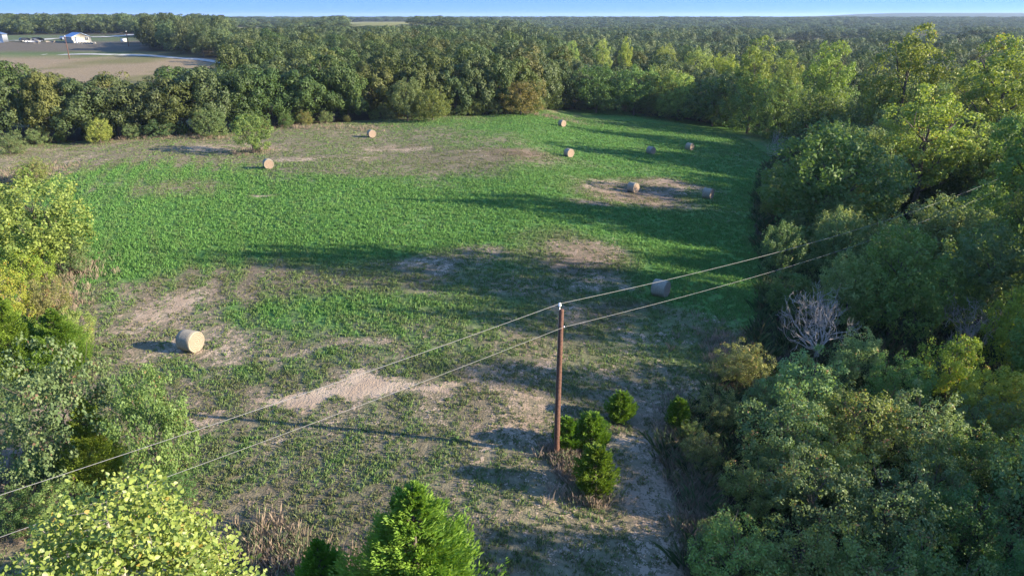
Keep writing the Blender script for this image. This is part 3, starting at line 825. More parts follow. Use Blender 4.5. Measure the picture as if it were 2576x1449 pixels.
side = {}
for (x, y, H) in hedge:
    px = proj(x, y, T(x, y) + 1)[0]
    if not -60 < px < 2000 or any(abs(px - q) < 40 for q in (255, 530, 1025, 1090, 1310)): continue
    lm = min(range(len(LM)), key=lambda k: abs(LM[k][0] - px))
    side.setdefault((lm, px > LM[lm][0]), []).append((abs(px - LM[lm][0]), x, y, H))
for (lm, right), L_ in side.items():
    L_.sort()
    for k, (_, x, y, H) in enumerate(L_):
        tone = random.choice(["dark green", "mid green", "olive", "grey-green", "deep green", "brownish"])
        plant("shrub", SHRUB, x, y, H, H * random.uniform(1.0, 1.5), f"low {tone} bush at the foot of the wood, {ORD[min(k, 11)]} {'right' if right else 'left'} of {LM[lm][1]}", "shrub", tone, "low bushes along the foot of the wood")

# the rest of the wood reads as one mass
pc = bpy.data.collections.new("oak_kinds")
for k, (cr, tk, h0, r0) in enumerate(OAK_FAR):
    me = cr.copy()
    pc.objects.link(bpy.data.objects.new("far_oak", me))
pts = np.array([(c[0], c[1], float(T(c[0], c[1])) - .3) for c in mass])
wm = bpy.data.meshes.new("woods"); wm.vertices.add(len(pts)); wm.vertices.foreach_set("co", pts.astype(np.float32).ravel())
def vattr(name, typ, arr):
    a = wm.attributes.new(name, typ, 'POINT'); a.data.foreach_set("vector" if typ == 'FLOAT_VECTOR' else "value", np.asarray(arr).ravel())
vattr("scl", 'FLOAT_VECTOR', np.array([(c[3] / 11.2, c[3] / 11.2, c[2] / 12.0) for c in mass], np.float32))
vattr("rot", 'FLOAT_VECTOR', np.array([(0, 0, random.uniform(0, 6.28)) for c in mass], np.float32))
vattr("pick", 'INT', np.array([random.randrange(5) for c in mass], np.int32))
woods = tag(obj("woods", wm), "dense dark oak wood stretching away to the horizon", "woods", kind="stuff")
ng = bpy.data.node_groups.new("woods", 'GeometryNodeTree')
ng.interface.new_socket("Geometry", in_out='INPUT', socket_type='NodeSocketGeometry')
ng.interface.new_socket("Geometry", in_out='OUTPUT', socket_type='NodeSocketGeometry')
gi, go = ng.nodes.new("NodeGroupInput"), ng.nodes.new("NodeGroupOutput")
iop = ng.nodes.new("GeometryNodeInstanceOnPoints"); ci = ng.nodes.new("GeometryNodeCollectionInfo")
ci.inputs["Collection"].default_value = pc; ci.inputs["Separate Children"].default_value = True; ci.inputs["Reset Children"].default_value = True
def named(n, t):
    q = ng.nodes.new("GeometryNodeInputNamedAttribute"); q.data_type = t; q.inputs["Name"].default_value = n
    return q.outputs["Attribute"]
ng.links.new(gi.outputs[0], iop.inputs["Points"]); ng.links.new(ci.outputs[0], iop.inputs["Instance"])
iop.inputs["Pick Instance"].default_value = True
ng.links.new(named("pick", 'INT'), iop.inputs["Instance Index"])
ng.links.new(named("rot", 'FLOAT_VECTOR'), iop.inputs["Rotation"])
ng.links.new(named("scl", 'FLOAT_VECTOR'), iop.inputs["Scale"])
ng.links.new(iop.outputs[0], go.inputs[0])
md = woods.modifiers.new("woods", 'NODES'); md.node_group = ng

# ------------------------------------------------------------------ dead trees
def dead_tree(px, yb, yt, w, seed, label, n0=7, depth=3):
    x, y = at(px, yb); z = float(T(x, y))
    H = z_for(x, y, yt) - z; W = w * depth_of(x, y, z + H / 2) / FOC
    r = np.random.default_rng(seed)
    t = thing("dead_tree", label, "dead tree", (x, y, z - .1), 0, "dead grey trees")
    g = Geo(); g.tube([(0, 0, -.2), (.05, .02, H * .1), (.08, .04, H * .2)], [.2, .16, .14], 7)
    obj("trunk", g.mesh("trunk", M_DEAD, True), t)
    for k in range(n0):
        gb = Geo(); a = k * 6.28 / n0 + r.uniform(-.3, .3)
        branch(gb, r, (.05, .03, H * .12 + .05 * k), (math.cos(a) * r.uniform(.5, 1.2), math.sin(a) * r.uniform(.5, 1.2), .8), H * r.uniform(.36, .5), .075, depth, [], .6, .34, (3, 4), 5, .9, .015)
        me = gb.mesh("branch", M_DEAD, True)
        vs = np.empty(len(me.vertices) * 3, np.float32); me.vertices.foreach_get("co", vs); vs = vs.reshape(-1, 3)
        rad = np.hypot(vs[:, 0], vs[:, 1]); lim = W / 2
        kx = np.where(rad > lim * .7, (lim * .7 + (rad - lim * .7) * .45) / np.maximum(rad, 1e-6), 1)
        vs[:, 0] *= kx; vs[:, 1] *= kx; vs[:, 2] = np.where(vs[:, 2] > H * .8, H * .8 + (vs[:, 2] - H * .8) * .5, vs[:, 2])
        me.vertices.foreach_set("co", vs.ravel()); me.update()
        obj("branch", me, t)
    return t
dead_tree(2050, 912, 722, 270, 31, "big dead grey tree with many bare upswept branches at the thicket edge", 9, 3)
dead_tree(2420, 900, 728, 180, 37, "smaller dead grey tree among the yellow shrubs at the right", 6, 3)
dead_tree(1955, 400, 316, 85, 41, "small dead grey snag at the right edge of the field, above the broad dark elm", 6, 2)

# ------------------------------------------------------------------ the big cottonwood close to the camera
def near_cottonwood():
    r = np.random.default_rng(77)
    x, y = -6.4, 9.3; z = float(T(x, y)); top, zc, R = 14.75, 12.5, 1.95
    t = thing("cottonwood_tree", "huge bright cottonwood top with large yellow-green leaves, lower left foreground", "tree", (x, y, z), 0)
    g = Geo()
    stem = np.array([(0, 0, -.5), (.1, 0, 4), (0, .1, 8), (.1, .1, 11), (.05, .05, 13.2), (0, 0, 14.6)])
    g.tube(stem, [.28, .22, .17, .12, .06, .02], 9)
    # clusters of leaves through a domed crown with an uneven outline
    d = rnd_dir(r, 1600); f = r.uniform(.25, 1, 1600) ** .45
    bump = .86 + .32 * vnoise(d[:, 0] * 2.3 + 9, d[:, 1] * 2.3 + d[:, 2] * 1.9 + 5, 3)
    C = d * (f * bump)[:, None] * np.array((R, R, np.nan))
    C[:, 2] = zc + d[:, 2] * f * bump * np.where(d[:, 2] > 0, top - zc, 5.0)
    C = C[C[:, 2] > 9.2][:820]
    nodes = [np.array(p) for p in ((.1, .1, 11), (.05, .05, 13.2), (.05, .05, 12.2), (.03, .02, 14), (.1, .1, 10), (.08, .1, 9))]
    nrad = [.10, .055, .075, .035, .11, .12]
    for c in C[np.argsort(np.linalg.norm(C - np.array((0, 0, 12.4)), axis=1))]:
        N_ = np.array(nodes)
        w = np.linalg.norm(N_ - c, axis=1) + np.maximum(0, N_[:, 2] - c[2] + .15) * 1.5 + .25 * np.linalg.norm(N_[:, :2], axis=1)
        q = int(np.argmin(w)); p = N_[q]; rd = max(.006, min(nrad[q] * .62, .03))
        m = (p + c) / 2 + np.array((0, 0, .06)) + r.normal(size=3) * .04
        g.tube([p, m, c], [rd, rd * .75, rd * .5], 5)
        nodes += [m, c]; nrad += [rd * .8, rd * .6]
    obj("trunk", g.mesh("trunk", M_PALE, True), t)
    nl = 38
    C2 = np.repeat(C, nl, 0) + r.normal(size=(len(C) * nl, 3)) * np.array((.135, .135, .125))
    n = len(C2)
    Nn = unit(rnd_dir(r, n) + np.array((.55, -.35, .6)))
    A = unit(np.cross(Nn, rnd_dir(r, n))); B = np.cross(Nn, A)
    s = (.046 * r.uniform(.45, 1.4, n))[:, None]
    prof = [(-.55, .0), (-.42, .42), (.0, .50), (.75, .0), (.0, -.50), (-.42, -.42)]     # a heart-shaped leaf
    V = np.stack([C2 + A * s * 1.3 * u + B * s * 1.3 * v + Nn * s * (.22 * abs(v)) for u, v in prof], 1)
    V = V.reshape(-1, 3)
    I = np.arange(n) * 6
    F = np.concatenate([np.stack([I, I + 1, I + 2, I + 3], 1), np.stack([I, I + 3, I + 4, I + 5], 1)])
    tint = r.uniform(0, 1, n)
    obj("crown", mesh_arr("crown", V, F, M_CWN, face={"tint": np.concatenate([tint, tint])}), t)
near_cottonwood()

# ------------------------------------------------------------------ grass, weeds
def tufts(name, x, y, h, spread, nb, cols, mat, r, wid=.03, kind_label=None, lean=.6):
    n = len(x)
    X_ = np.repeat(x, nb); Y_ = np.repeat(y, nb)
    a = r.uniform(0, 6.283, n * nb); rr = r.uniform(0, 1, n * nb) * np.repeat(spread, nb)
    bx, by = X_ + np.cos(a) * rr, Y_ + np.sin(a) * rr
    bz = T(bx, by) - .02
    hh = np.repeat(h, nb) * r.uniform(.5, 1.2, n * nb)
    a2 = a + r.normal(size=n * nb) * .7
    lx = np.cos(a2) * hh * lean * r.uniform(.2, 1.2, n * nb); ly = np.sin(a2) * hh * lean * r.uniform(.2, 1.2, n * nb)
    w = np.repeat(spread, nb) * wid * r.uniform(.7, 1.6, n * nb)
    px, py = -np.sin(a2 + 1) * w, np.cos(a2 + 1) * w
    V = np.stack([np.stack([bx - px, by - py, bz], 1), np.stack([bx + px, by + py, bz], 1), np.stack([bx + lx * .6 + px * .7, by + ly * .6 + py * .7, bz + hh * .75], 1), np.stack([bx + lx, by + ly, bz + hh], 1)], 1).reshape(-1, 3)
    F = np.arange(n * nb * 4).reshape(-1, 4)
    c = np.repeat(cols, nb, 0) * r.uniform(.75, 1.25, (n * nb, 1))
    return mesh_arr(name, V, F, mat, face={"blade_col": np.clip(c, 0, 1)})
def blade_mat(name, trans=.3):
    m, N, L, P = new_mat(name)
    c = attr(N, "blade_col", "Color")
    L.new(c, P.inputs["Base Color"]); P.inputs["Roughness"].default_value = .7; P.inputs["Specular IOR Level"].default_value = .1
    tr = N.new("ShaderNodeBsdfTranslucent"); L.new(c, tr.inputs["Color"])
    mx = N.new("ShaderNodeMixShader"); mx.inputs[0].default_value = trans
    L.new(P.outputs[0], mx.inputs[1]); L.new(tr.outputs[0], mx.inputs[2]); L.new(mx.outputs[0], N["Material Output"].inputs["Surface"])
    return m
M_BLADE = blade_mat("grass_blades")
rg = np.random.default_rng(8)
gxs, gys, ghs, gsp = [], [], [], []
for y0, y1, dens, h, sp in ((16, 45, 30, .16, .14), (45, 75, 16, .17, .19), (75, 115, 8, .17, .27), (115, 192, 3.6, .17, .38)):
    n = int((y1 - y0) * 150 * dens)
    xx, yy = rg.uniform(-95, 55, n), rg.uniform(y0, y1, n)
    px, py = proj(xx, yy, T(xx, yy))
    ok = (px > -120) & (px < 2300) & (py < 1560) & (yy < np.interp(xx, EDGE[:, 0], EDGE[:, 1]) + 2) & ~inside(RIGHT_WOOD, xx, yy)
    xx, yy = xx[ok], yy[ok]
    gxs.append(xx); gys.append(yy); ghs.append(np.full(len(xx), h)); gsp.append(np.full(len(xx), sp))
gxs, gys, ghs, gsp = map(np.concatenate, (gxs, gys, ghs, gsp))
cv_, lu_, br_ = ground_attrs(gxs, gys)
clump = S(.27, .60, .6 * vnoise(gxs / .55, gys / .75, 301) + .4 * vnoise(gxs / 1.7, gys / 2.1, 302) + (cv_ - .7) * .5)
ok = rg.uniform(0, 1, len(gxs)) < np.clip(cv_ * 1.6 - .14, .02, 1) * (.15 + .85 * clump)
gxs, gys, ghs, gsp, lu_, br_ = gxs[ok], gys[ok], ghs[ok], gsp[ok], lu_[ok], br_[ok]
DRY = np.array((.170, .175, .080)); LUSH = np.array((.118, .242, .058))
gcl = grass_col(np.clip(lu_ + rg.normal(size=len(lu_)) * .2 + .05, 0, 1)); gcl = gcl + (LIT * 1.6 - gcl) * (br_ * .45)[:, None]
ghs = ghs * (.65 + .7 * lu_) * rg.uniform(.7, 1.4, len(ghs))
tag(obj("grass", tufts("grass", gxs, gys, ghs, gsp, 7, gcl, M_BLADE, rg, .16)), "short patchy grass over the hay field", "grass", kind="stuff")

# tall dry weeds along the wood edges and round the pole
wxs, wys = [], []
def weeds(px, py, rx, ry, n):
    x, y = at(px, py); xr, _ = at(px + rx, py); _, ya = at(px, py - ry); _, yb = at(px, py + ry)
    wxs.append(x + rg.normal(size=n) * abs(xr - x) * .6); wys.append(y + rg.normal(size=n) * abs(ya - yb) * .3)
for a in [(50, 445, 70, 30, 420), (130, 700, 80, 40, 320), (130, 770, 70, 40, 250), (1440, 1170, 50, 40, 130), (1480, 1255, 50, 15, 90), (1735, 1060, 50, 50, 240), (1715, 1160, 40, 60, 300), (1765, 1260, 40, 70, 300),
          (1775, 1400, 35, 90, 280), (1850, 900, 60, 60, 320), (650, 1400, 110, 80, 170), (820, 1440, 120, 40, 120), (60, 1200, 60, 90, 320), (1300, 282, 120, 5, 320), (430, 346, 130, 5, 320), (820, 322, 150, 5, 280), (640, 382, 40, 8, 90), (1420, 1150, 40, 20, 120)]:
    weeds(*a)
wxs, wys = np.concatenate(wxs), np.concatenate(wys)
wc = np.where(rg.uniform(0, 1, (len(wxs), 1)) < .72, np.array([[.31, .235, .17]]), np.array([[.17, .20, .10]]))
dist = np.hypot(wxs, wys)
tag(obj("weeds", tufts("weeds", wxs, wys, rg.uniform(.3, .7, len(wxs)), np.full(len(wxs), .3), 14, wc, M_BLADE, rg, .035, lean=.55)), "tall dry brown weeds along the edges of the wood", "weeds", kind="stuff")

# low undergrowth under the right-hand wood
ux, uy = rg.uniform(5, 110, 60000), rg.uniform(15, 190, 60000)
px, py = proj(ux, uy, T(ux, uy))
ok = inside(RIGHT_WOOD, ux, uy) & (px < 2700) & (py < 1560)
ux, uy = ux[ok][:9000], uy[ok][:9000]
uc = np.array([.055, .085, .032]) * rg.uniform(.7, 1.6, (len(ux), 1)) * np.array([1.0, 1, 1]) + (rg.uniform(0, 1, (len(ux), 1)) < .25) * np.array([.07, .03, .02])
tag(obj("undergrowth", tufts("undergrowth", ux, uy, rg.uniform(.4, 1.1, len(ux)), rg.uniform(.5, .9, len(ux)), 22, uc, M_BLADE, rg, .045, lean=.9)), "tangled low undergrowth on the floor of the right-hand wood", "undergrowth", kind="stuff")

# ------------------------------------------------------------------ hay bales
def hay_mats():
    m, N, L, P = new_mat("net_wrapped_hay")
    co = N.new("ShaderNodeTexCoord").outputs["Object"]
    mp = N.new("ShaderNodeMapping"); mp.inputs["Scale"].default_value = (16, 1.2, 1.2); L.new(co, mp.inputs["Vector"])
    n = noise(N, L, 2.2, 4, mp.outputs[0]); n2 = noise(N, L, 14, 3, co)
    c = mixc(N, L, ramp(N, L, n, .3, .7), (.23, .19, .13), (.37, .315, .225))
    c = mixc(N, L, math_(N, L, 'MULTIPLY', ramp(N, L, n2, .45, .7), .6), c, (.17, .13, .08))
    L.new(c, P.inputs["Base Color"]); P.inputs["Roughness"].default_value = .75
    b = N.new("ShaderNodeBump"); b.inputs["Strength"].default_value = .6; b.inputs["Distance"].default_value = .03
    L.new(n2, b.inputs["Height"]); L.new(b.outputs[0], P.inputs["Normal"])
    m2, N, L, P = new_mat("rolled_hay_end")
    co = N.new("ShaderNodeTexCoord").outputs["Object"]
    w = N.new("ShaderNodeTexWave"); w.wave_type = 'RINGS'; w.rings_direction = 'X'
    w.inputs["Scale"].default_value = 2.6; w.inputs["Distortion"].default_value = 7.0; w.inputs["Detail"].default_value = 3
    L.new(co, w.inputs["Vector"])
    n2 = noise(N, L, 18, 4, co)
    c = mixc(N, L, w.outputs["Fac"], (.24, .165, .11), (.36, .26, .185))
    c = mixc(N, L, ramp(N, L, n2, .3, .7), c, (.30, .215, .15))
    L.new(c, P.inputs["Base Color"]); P.inputs["Roughness"].default_value = .9
    b = N.new("ShaderNodeBump"); b.inputs["Strength"].default_value = .8; b.inputs["Distance"].default_value = .04
    L.new(math_(N, L, 'ADD', w.outputs["Fac"], n2), b.inputs["Height"]); L.new(b.outputs[0], P.inputs["Normal"])
    return m, m2
M_NET, M_END = hay_mats()
def lathe(prof, k, sag, mat, name, seed=0):
    """profile of (x along the axis, radius) turned about X; the foot is pressed flat"""
    prof = np.array(prof); a = np.arange(k) * 2 * math.pi / k
    r = prof[:, 1][:, None] * (1 + .012 * np.sin(3 * a + seed)[None] + .01 * np.sin(7 * a + 2 * seed)[None])
    V = np.stack([np.broadcast_to(prof[:, 0][:, None], r.shape), r * np.cos(a)[None], r * np.sin(a)[None]], -1).reshape(-1, 3)
    V[:, 2] = np.maximum(V[:, 2], -sag)
    n = len(prof)
    i, j = np.meshgrid(np.arange(n - 1), np.arange(k), indexing='ij')
    F = np.stack([i * k + j, i * k + (j + 1) % k, (i + 1) * k + (j + 1) % k, (i + 1) * k + j], -1).reshape(-1, 4)
    return mesh_arr(name, V, F, mat, True)
RB, LB = .76, .62
net_me = lathe([(-LB + .02, RB - .09), (-LB, RB - .05), (-LB + .05, RB - .01), (-LB * .5, RB + .005), (0, RB - .005), (LB * .5, RB + .005), (LB - .05, RB - .01), (LB, RB - .05), (LB - .02, RB - .09)], 48, RB * .96, M_NET, "net_wrap", 1)
rr_ = [RB - .085] + list(np.linspace(RB - .13, .0, 26))
end_me = [lathe([(sg * (LB - .015 + .004 * math.sin(k * 1.9) - .0006 * k * k * .06), max(q, .002)) for k, q in enumerate(rr_)], 40, RB * .96, M_END, "end_face", 2) for sg in (-1, 1)]
def bale(px, yb, yaw, label, group="round hay bales lying in the field", s=1.0):
    x, y = at(px, yb)
    t = thing("hay_bale", label, "hay bale", (x, y, float(T(x, y)) + RB * .93 * s), math.radians(yaw), group, (s, s, s))
    obj("net_wrap", net_me, t)
    for e in end_me: obj("end_face", e, t)
    return t
for b in [
    (482, 880, -22, "nearest large round bale, lit on its right end, shadow stretching to the left"),
    (676, 424, -62, "round bale below the lone field tree, showing its full ringed end", ),
    (935, 346, -60, "pale round bale close to the wood, right of the lone field tree"),
    (1414, 319, -55, "farthest round bale, at the back of the field by a strip of shade"),
    (1431, 395, -58, "shaded round bale in the middle of the green strips, straight below the farthest one"),
    (1637, 388, -50, "left one of two shaded bales lying side by side at the far right"),
    (1734, 378, -45, "right one of two shaded bales lying side by side at the far right"),
    (1592, 484, -48, "sunlit round bale standing on the brown bare patch"),
    (1780, 499, -38, "round bale right of the brown bare patch, near the dark elm"),
    (1661, 744, -35, "grey shaded bale crossed by the upper power line"),
]:
    bale(*b)

# ------------------------------------------------------------------ utility pole and wires
M_POLE = plain("creosoted_pole", (.085, .040, .026), (.15, .075, .05), 9, .85)
M_STEEL = plain("galvanised_steel", (.45, .46, .47), None, 1, .4, .9)
M_WIRE = plain("bare_aluminium_wire", (.27, .255, .235), None, 1, .6, .2)
M_PORC = plain("white_porcelain", (.78, .78, .76), None, 1, .2, 0, .5)
pxy = at(1400, 1150); pz = float(T(*pxy)); ptop = z_for(pxy[0], pxy[1], 778)
tp = thing("utility_pole", "tall brown wooden utility pole standing in the near field", "utility pole", (pxy[0], pxy[1], pz))
Hp = ptop - pz
g = Geo(); g.tube([(0, 0, -.3), (-.01, 0, Hp * .3), (.03, 0, Hp * .7), (.06, 0, Hp - .02), (.06, 0, Hp)], [.165, .155, .135, .12, .10], 14)
g.tube([(.06, 0, Hp - .001), (.06, 0, Hp + .012)], [.10, .001], 14)
obj("pole", g.mesh("pole", M_POLE, True), tp)
g = Geo(); g.box(-.045, -.02, -.03, .03, Hp - .55, Hp + .16); g.tube([(-.035, 0, Hp + .1), (-.035, 0, Hp + .24)], .018, 8)
obj("bracket", g.mesh("bracket", M_STEEL), tp)
g = Geo(); g.tube([(-.035, 0, Hp + .16), (-.035, 0, Hp + .18), (-.035, 0, Hp + .22), (-.035, 0, Hp + .25), (-.035, 0, Hp + .29), (-.035, 0, Hp + .33), (-.035, 0, Hp + .34)], [.02, .085, .09, .05, .07, .06, .01], 12)
obj("insulator", g.mesh("insulator", M_PORC, True), tp)
zn = z_for(pxy[0], pxy[1], 822) - pz
g = Geo(); g.box(.17, .23, -.05, .05, zn - .06, zn + .04)
obj("clamp", g.mesh("clamp", M_STEEL), tp)
g = Geo(); g.tube([(-.15, -.06, .2), (-.13, -.06, Hp * .5), (-.075, -.05, Hp - .3)], .012, 5)
obj("ground_wire", g.mesh("ground_wire", M_STEEL), tp)
def span(p, q, sag, n=40):
    t = np.linspace(0, 1, n)[:, None]
    P_ = np.array(p) * (1 - t) + np.array(q) * t
    P_[:, 2] -= (4 * sag * t * (1 - t))[:, 0]
    return P_
def pt_h(px, py, z):
    d = ray(px, py); t = (z - CAM_H) / d[2]
    return np.array((0, 0, CAM_H)) + d * t
def wire(name, label, mid, left_v, zl, right_v, zr, rad):
    l = pt_h(*left_v, zl); r_ = pt_h(*right_v, zr)
    l2 = mid + (l - mid) * 2.2; l2[2] = mid[2] - .2
    r2 = mid + (r_ - mid) * 1.15; r2[2] = zr
    g = Geo()
    A = span(l2, mid, .55); B = span(mid, r2, .9)
    g.tube(np.concatenate([A, B[1:]]), rad, 6)
    tag(obj(name, g.mesh(name, M_WIRE, True)), label, "power line", "power lines on the utility pole")
top = np.array((pxy[0] - .035, pxy[1], ptop + .30)); low = np.array((pxy[0] + .22, pxy[1] - .02, pz + zn))
wire("power_line", "upper pale wire running over the top of the utility pole", top, (0, 1243), 8.1, (2440, 478), 6.2, .0095)
wire("power_line", "lower pale wire fixed to the side of the utility pole below its top", low, (0, 1338), 7.0, (2440, 508), 5.0, .0085)

# ------------------------------------------------------------------ the farmstead
M_CREAM = plain("cream_metal_siding", (.50, .455, .36), (.46, .42, .33), .4, .5)
M_ROOF = plain("sky_tinted_metal_roof", (.30, .38, .52), None, 1, .35, .3)  # sky reflection put into the blue base colour
M_WHITE = plain("white_paint", (.6, .6, .58), None, 1, .5)
M_GLASS = plain("dark_window_glass", (.03, .035, .045), None, 1, .1, 0, .6)
M_DARKC = plain("dark_car_paint", (.03, .035, .05), None, 1, .25, .2, .5)
M_WHITEC = plain("white_car_paint", (.45, .46, .49), None, 1, .25, 0, .5)
M_SILV = plain("silver_car_paint", (.42, .45, .50), None, 1, .3, .4, .5)
M_TYRE = plain("black_rubber", (.02, .02, .02), None, 1, .8)
M_RIM = plain("wheel_rim", (.35, .35, .36), None, 1, .35, .8)
M_WOODP = plain("grey_weathered_post", (.20, .17, .14), (.27, .23, .19), 6)
M_OLDB = plain("weathered_grey_hay", (.19, .18, .16), (.26, .245, .22), 3, .95)

hx, hy = at(207, 108.5); hz = float(T(hx, hy))
kf = depth_of(hx, hy, hz) / FOC                 # metres to one picture unit at the house
HW, HL, HE, HR = 44 * kf, 44 * kf * 1.3, 14.0 * kf, 23.0 * kf
hs = thing("house", "cream metal-sided house beyond the wood, sky reflection painted into its blue-grey gable roof", "house", (hx, hy, hz), math.radians(47))
g = Geo(); w2 = HW / 2
g.prism([(-w2, 0), (-w2, HE), (0, HR), (0, HR), (w2, HE), (w2, 0)], 0, HL)
obj("wall", g.mesh("wall", M_CREAM), hs)
g = Geo(); th = .22
for sg in (-1, 1):
    pr = [(0, HR + .03), (0, HR + .03 + th), (sg * (w2 + .5), HE - .25 + th), (sg * (w2 + .5), HE - .25)]
    g.prism(pr, -.5, HL + .5)
obj("roof", g.mesh("roof", M_ROOF), hs)
for wx in (-w2 * .52, w2 * .55):
    g = Geo(); s_ = w2 * .16
    g.box(wx - s_ - .12, wx + s_ + .12, -.09, -.003, HE * .42, HE * .42 + 2 * s_ + .2)
    f = obj("window", g.mesh("window", M_WHITE), hs)
    for k in (-1, 1):
        g = Geo(); c0 = wx + k * s_ * .52
        g.box(c0 - s_ * .45, c0 + s_ * .45, -.12, -.092, HE * .42 + .1, HE * .42 + 2 * s_ + .1)
        obj("pane", g.mesh("pane", M_GLASS), f)
g = Geo(); g.box(-.12 * w2, .05 * w2, -.08, -.003, .2, HE * .62)
obj("door", g.mesh("door", M_WHITE), hs)
g = Geo(); g.box(-.07, .07, -.35, -.003, HE * 1.08, HE * 1.18); g.tube([(0, -.28, HE * 1.08), (0, -.28, HE * 1.03)], [.05, .16], 8)
obj("wall_lamp", g.mesh("wall_lamp", M_STEEL), hs)

# row of old grey bales in front of the house
old_net = lathe([(-.75, .7), (-.78, .74), (-.7, .78), (0, .79), (.7, .78), (.78, .74), (.75, .7), (.76, .3), (.77, .003)], 20, .74, M_OLDB, "net_wrap", 4)
names5 = ["leftmost", "second from the left", "third from the left", "fourth from the left", "fifth from the left", "rightmost"]
for k, px in enumerate((200, 208, 215.5, 223, 231, 238.5)):
    x, y = at(px, 112.2)
    s_ = 3.6 * kf
    t = thing("hay_bale", f"old grey round bale in the row before the house, {names5[k]}", "hay bale", (x, y, float(T(x, y)) + s_ * .7), math.radians(92 + 8 * math.sin(k * 3)), "old grey bales stored before the house", (s_, s_, s_))
    obj("net_wrap", old_net, t)
    e_ = Geo(); e_.tube([(-.772, 0, 0), (-.79, 0, 0)], [.66, .002], 18)
    obj("end_face", e_.mesh("end_face", M_OLDB, True), t)

def car(px, yb, rz, paint, label, cat, name, pickup=False, s=1.35):
    x, y = at(px, yb)
    t = thing(name, label, cat, (x, y, float(T(x, y)) + .05), rz, "vehicles parked at the farm", (s, s, s))
    if pickup:
        pr = [(-2.7, .45), (-2.75, 1.0), (-.55, 1.05), (-.3, 1.75), (.75, 1.78), (1.25, 1.12), (2.5, 1.02), (2.7, .85), (2.7, .45), (0, .4)]
    else:
        pr = [(-2.3, .4), (-2.35, 1.0), (-1.95, 1.6), (-1.5, 1.68), (.5, 1.65), (1.2, 1.08), (2.2, .95), (2.35, .75), (2.35, .4), (0, .38)]
    g = Geo(); g.prism(pr, -.92, .92)
    obj("body", g.mesh("body", paint), t)
    for sg in (-1, 1):
        g = Geo(); y0, y1 = sorted((sg * .925, sg * .94))
        g.prism([(-.2, 1.12), (-.12, 1.62), (.62, 1.64), (1.0, 1.15)] if pickup else [(-1.8, 1.08), (-1.5, 1.55), (.4, 1.56), (.95, 1.1)], y0, y1)
        obj("side_window", g.mesh("side_window", M_GLASS), t)
        for wx in ((-1.75, 1.75) if pickup else (-1.45, 1.45)):
            g = Geo(); g.tube([(wx, sg * .95, .38), (wx, sg * .72, .38)], .38, 14, True)
            wh = obj("wheel", g.mesh("wheel", M_TYRE), t)
            g = Geo(); g.tube([(wx, sg * .965, .38), (wx, sg * .952, .38)], [.02, .22], 10)
            obj("rim", g.mesh("rim", M_RIM), wh)
        g = Geo(); fx = 2.7 if pickup else 2.35
        g.box(fx - .02, fx + .015, sg * .55 - .15, sg * .55 + .15, .66, .80)
        obj("headlight", g.mesh("headlight", M_PORC), t)
    g = Geo()
    g.prism([(.80, 1.66), (.83, 1.68), (1.2, 1.16), (1.17, 1.14)] if pickup else [(.56, 1.58), (.59, 1.60), (1.16, 1.12), (1.13, 1.10)], -.8, .8)
    obj("windscreen", g.mesh("windscreen", M_GLASS), t)
car(66, 106.5, .9, M_DARKC, "dark car parked left of the white pickup at the farm", "car", "parked_car")
car(97, 106, .4, M_DARKC, "dark high-roofed car parked right behind the white pickup", "car", "parked_car", s=1.45)
car(84, 109.5, .2, M_WHITEC, "white pickup truck parked in the farm yard before the dark cars", "pickup truck", "pickup_truck", True)
car(166, 102, 1.2, M_SILV, "silver car parked beside the left wall of the house", "car", "parked_car")
# shed cut by the left edge, tank, box, trough
x, y = at(-14, 109); z = float(T(x, y))
t = thing("shed", "small white shed cut off by the left edge of the photo", "shed", (x, y, z), .3)
g = Geo(); g.prism([(-4.5, 0), (-4.5, 4.6), (0, 6.0), (0, 6.0), (4.5, 4.6), (4.5, 0)], 0, 9); obj("wall", g.mesh("wall", M_WHITE), t)
g = Geo()
for sg in (-1, 1): g.prism([(0, 6.04), (0, 6.2), (sg * 4.9, 4.65), (sg * 4.9, 4.5)], -.3, 9.3)
obj("roof", g.mesh("roof", M_STEEL), t)
g = Geo(); g.box(-1.2, 1.2, -.08, -.004, .02, 2.6); obj("door", g.mesh("door", M_STEEL), t)
x, y = at(195.5, 109.5); z = float(T(x, y))
t = thing("water_tank", "small white upright tank at the left corner of the house", "tank", (x, y, z))
g = Geo(); g.tube([(0, 0, 0), (0, 0, 2.2), (0, 0, 2.6), (0, 0, 2.8)], [1.0, 1.0, .8, .15], 16); obj("tank_body", g.mesh("tank_body", M_WHITE, True), t)
g = Geo(); g.tube([(0, 0, 2.75), (0, 0, 2.95)], [.28, .28], 12, True); obj("lid", g.mesh("lid", M_STEEL), t)
x, y = at(312, 106.5); z = float(T(x, y))
t = thing("storage_box", "pale square box standing in the grass by the second farm pole", "storage box", (x, y, z), .2)
g = Geo(); g.box(-1.4, 1.4, -.9, .9, .1, 1.9); obj("box_body", g.mesh("box_body", M_WHITE), t)
g = Geo(); g.box(-1.5, 1.5, -1.0, 1.0, 1.9, 2.0); obj("lid", g.mesh("lid", M_STEEL), t)
x, y = at(115, 109.5); z = float(T(x, y))
t = thing("sawhorse", "small pale sawhorse standing at the edge of the ploughed land", "sawhorse", (x, y - 8, z))
g = Geo(); g.box(-1.4, 1.4, -.12, .12, 1.6, 1.85); obj("beam", g.mesh("beam", M_PALE), t)
for sx in (-1, 1):
    for sy in (-1, 1):
        g = Geo(); g.tube([(sx * 1.1, sy * .1, 1.6), (sx * 1.3, sy * .7, 0)], .1, 5); obj("leg", g.mesh("leg", M_PALE), t)
x, y = at(180.5, 108.5); z = float(T(x, y))
t = thing("feed_trough", "low dark feed trough in the grass left of the house", "trough", (x - 12, y, z))
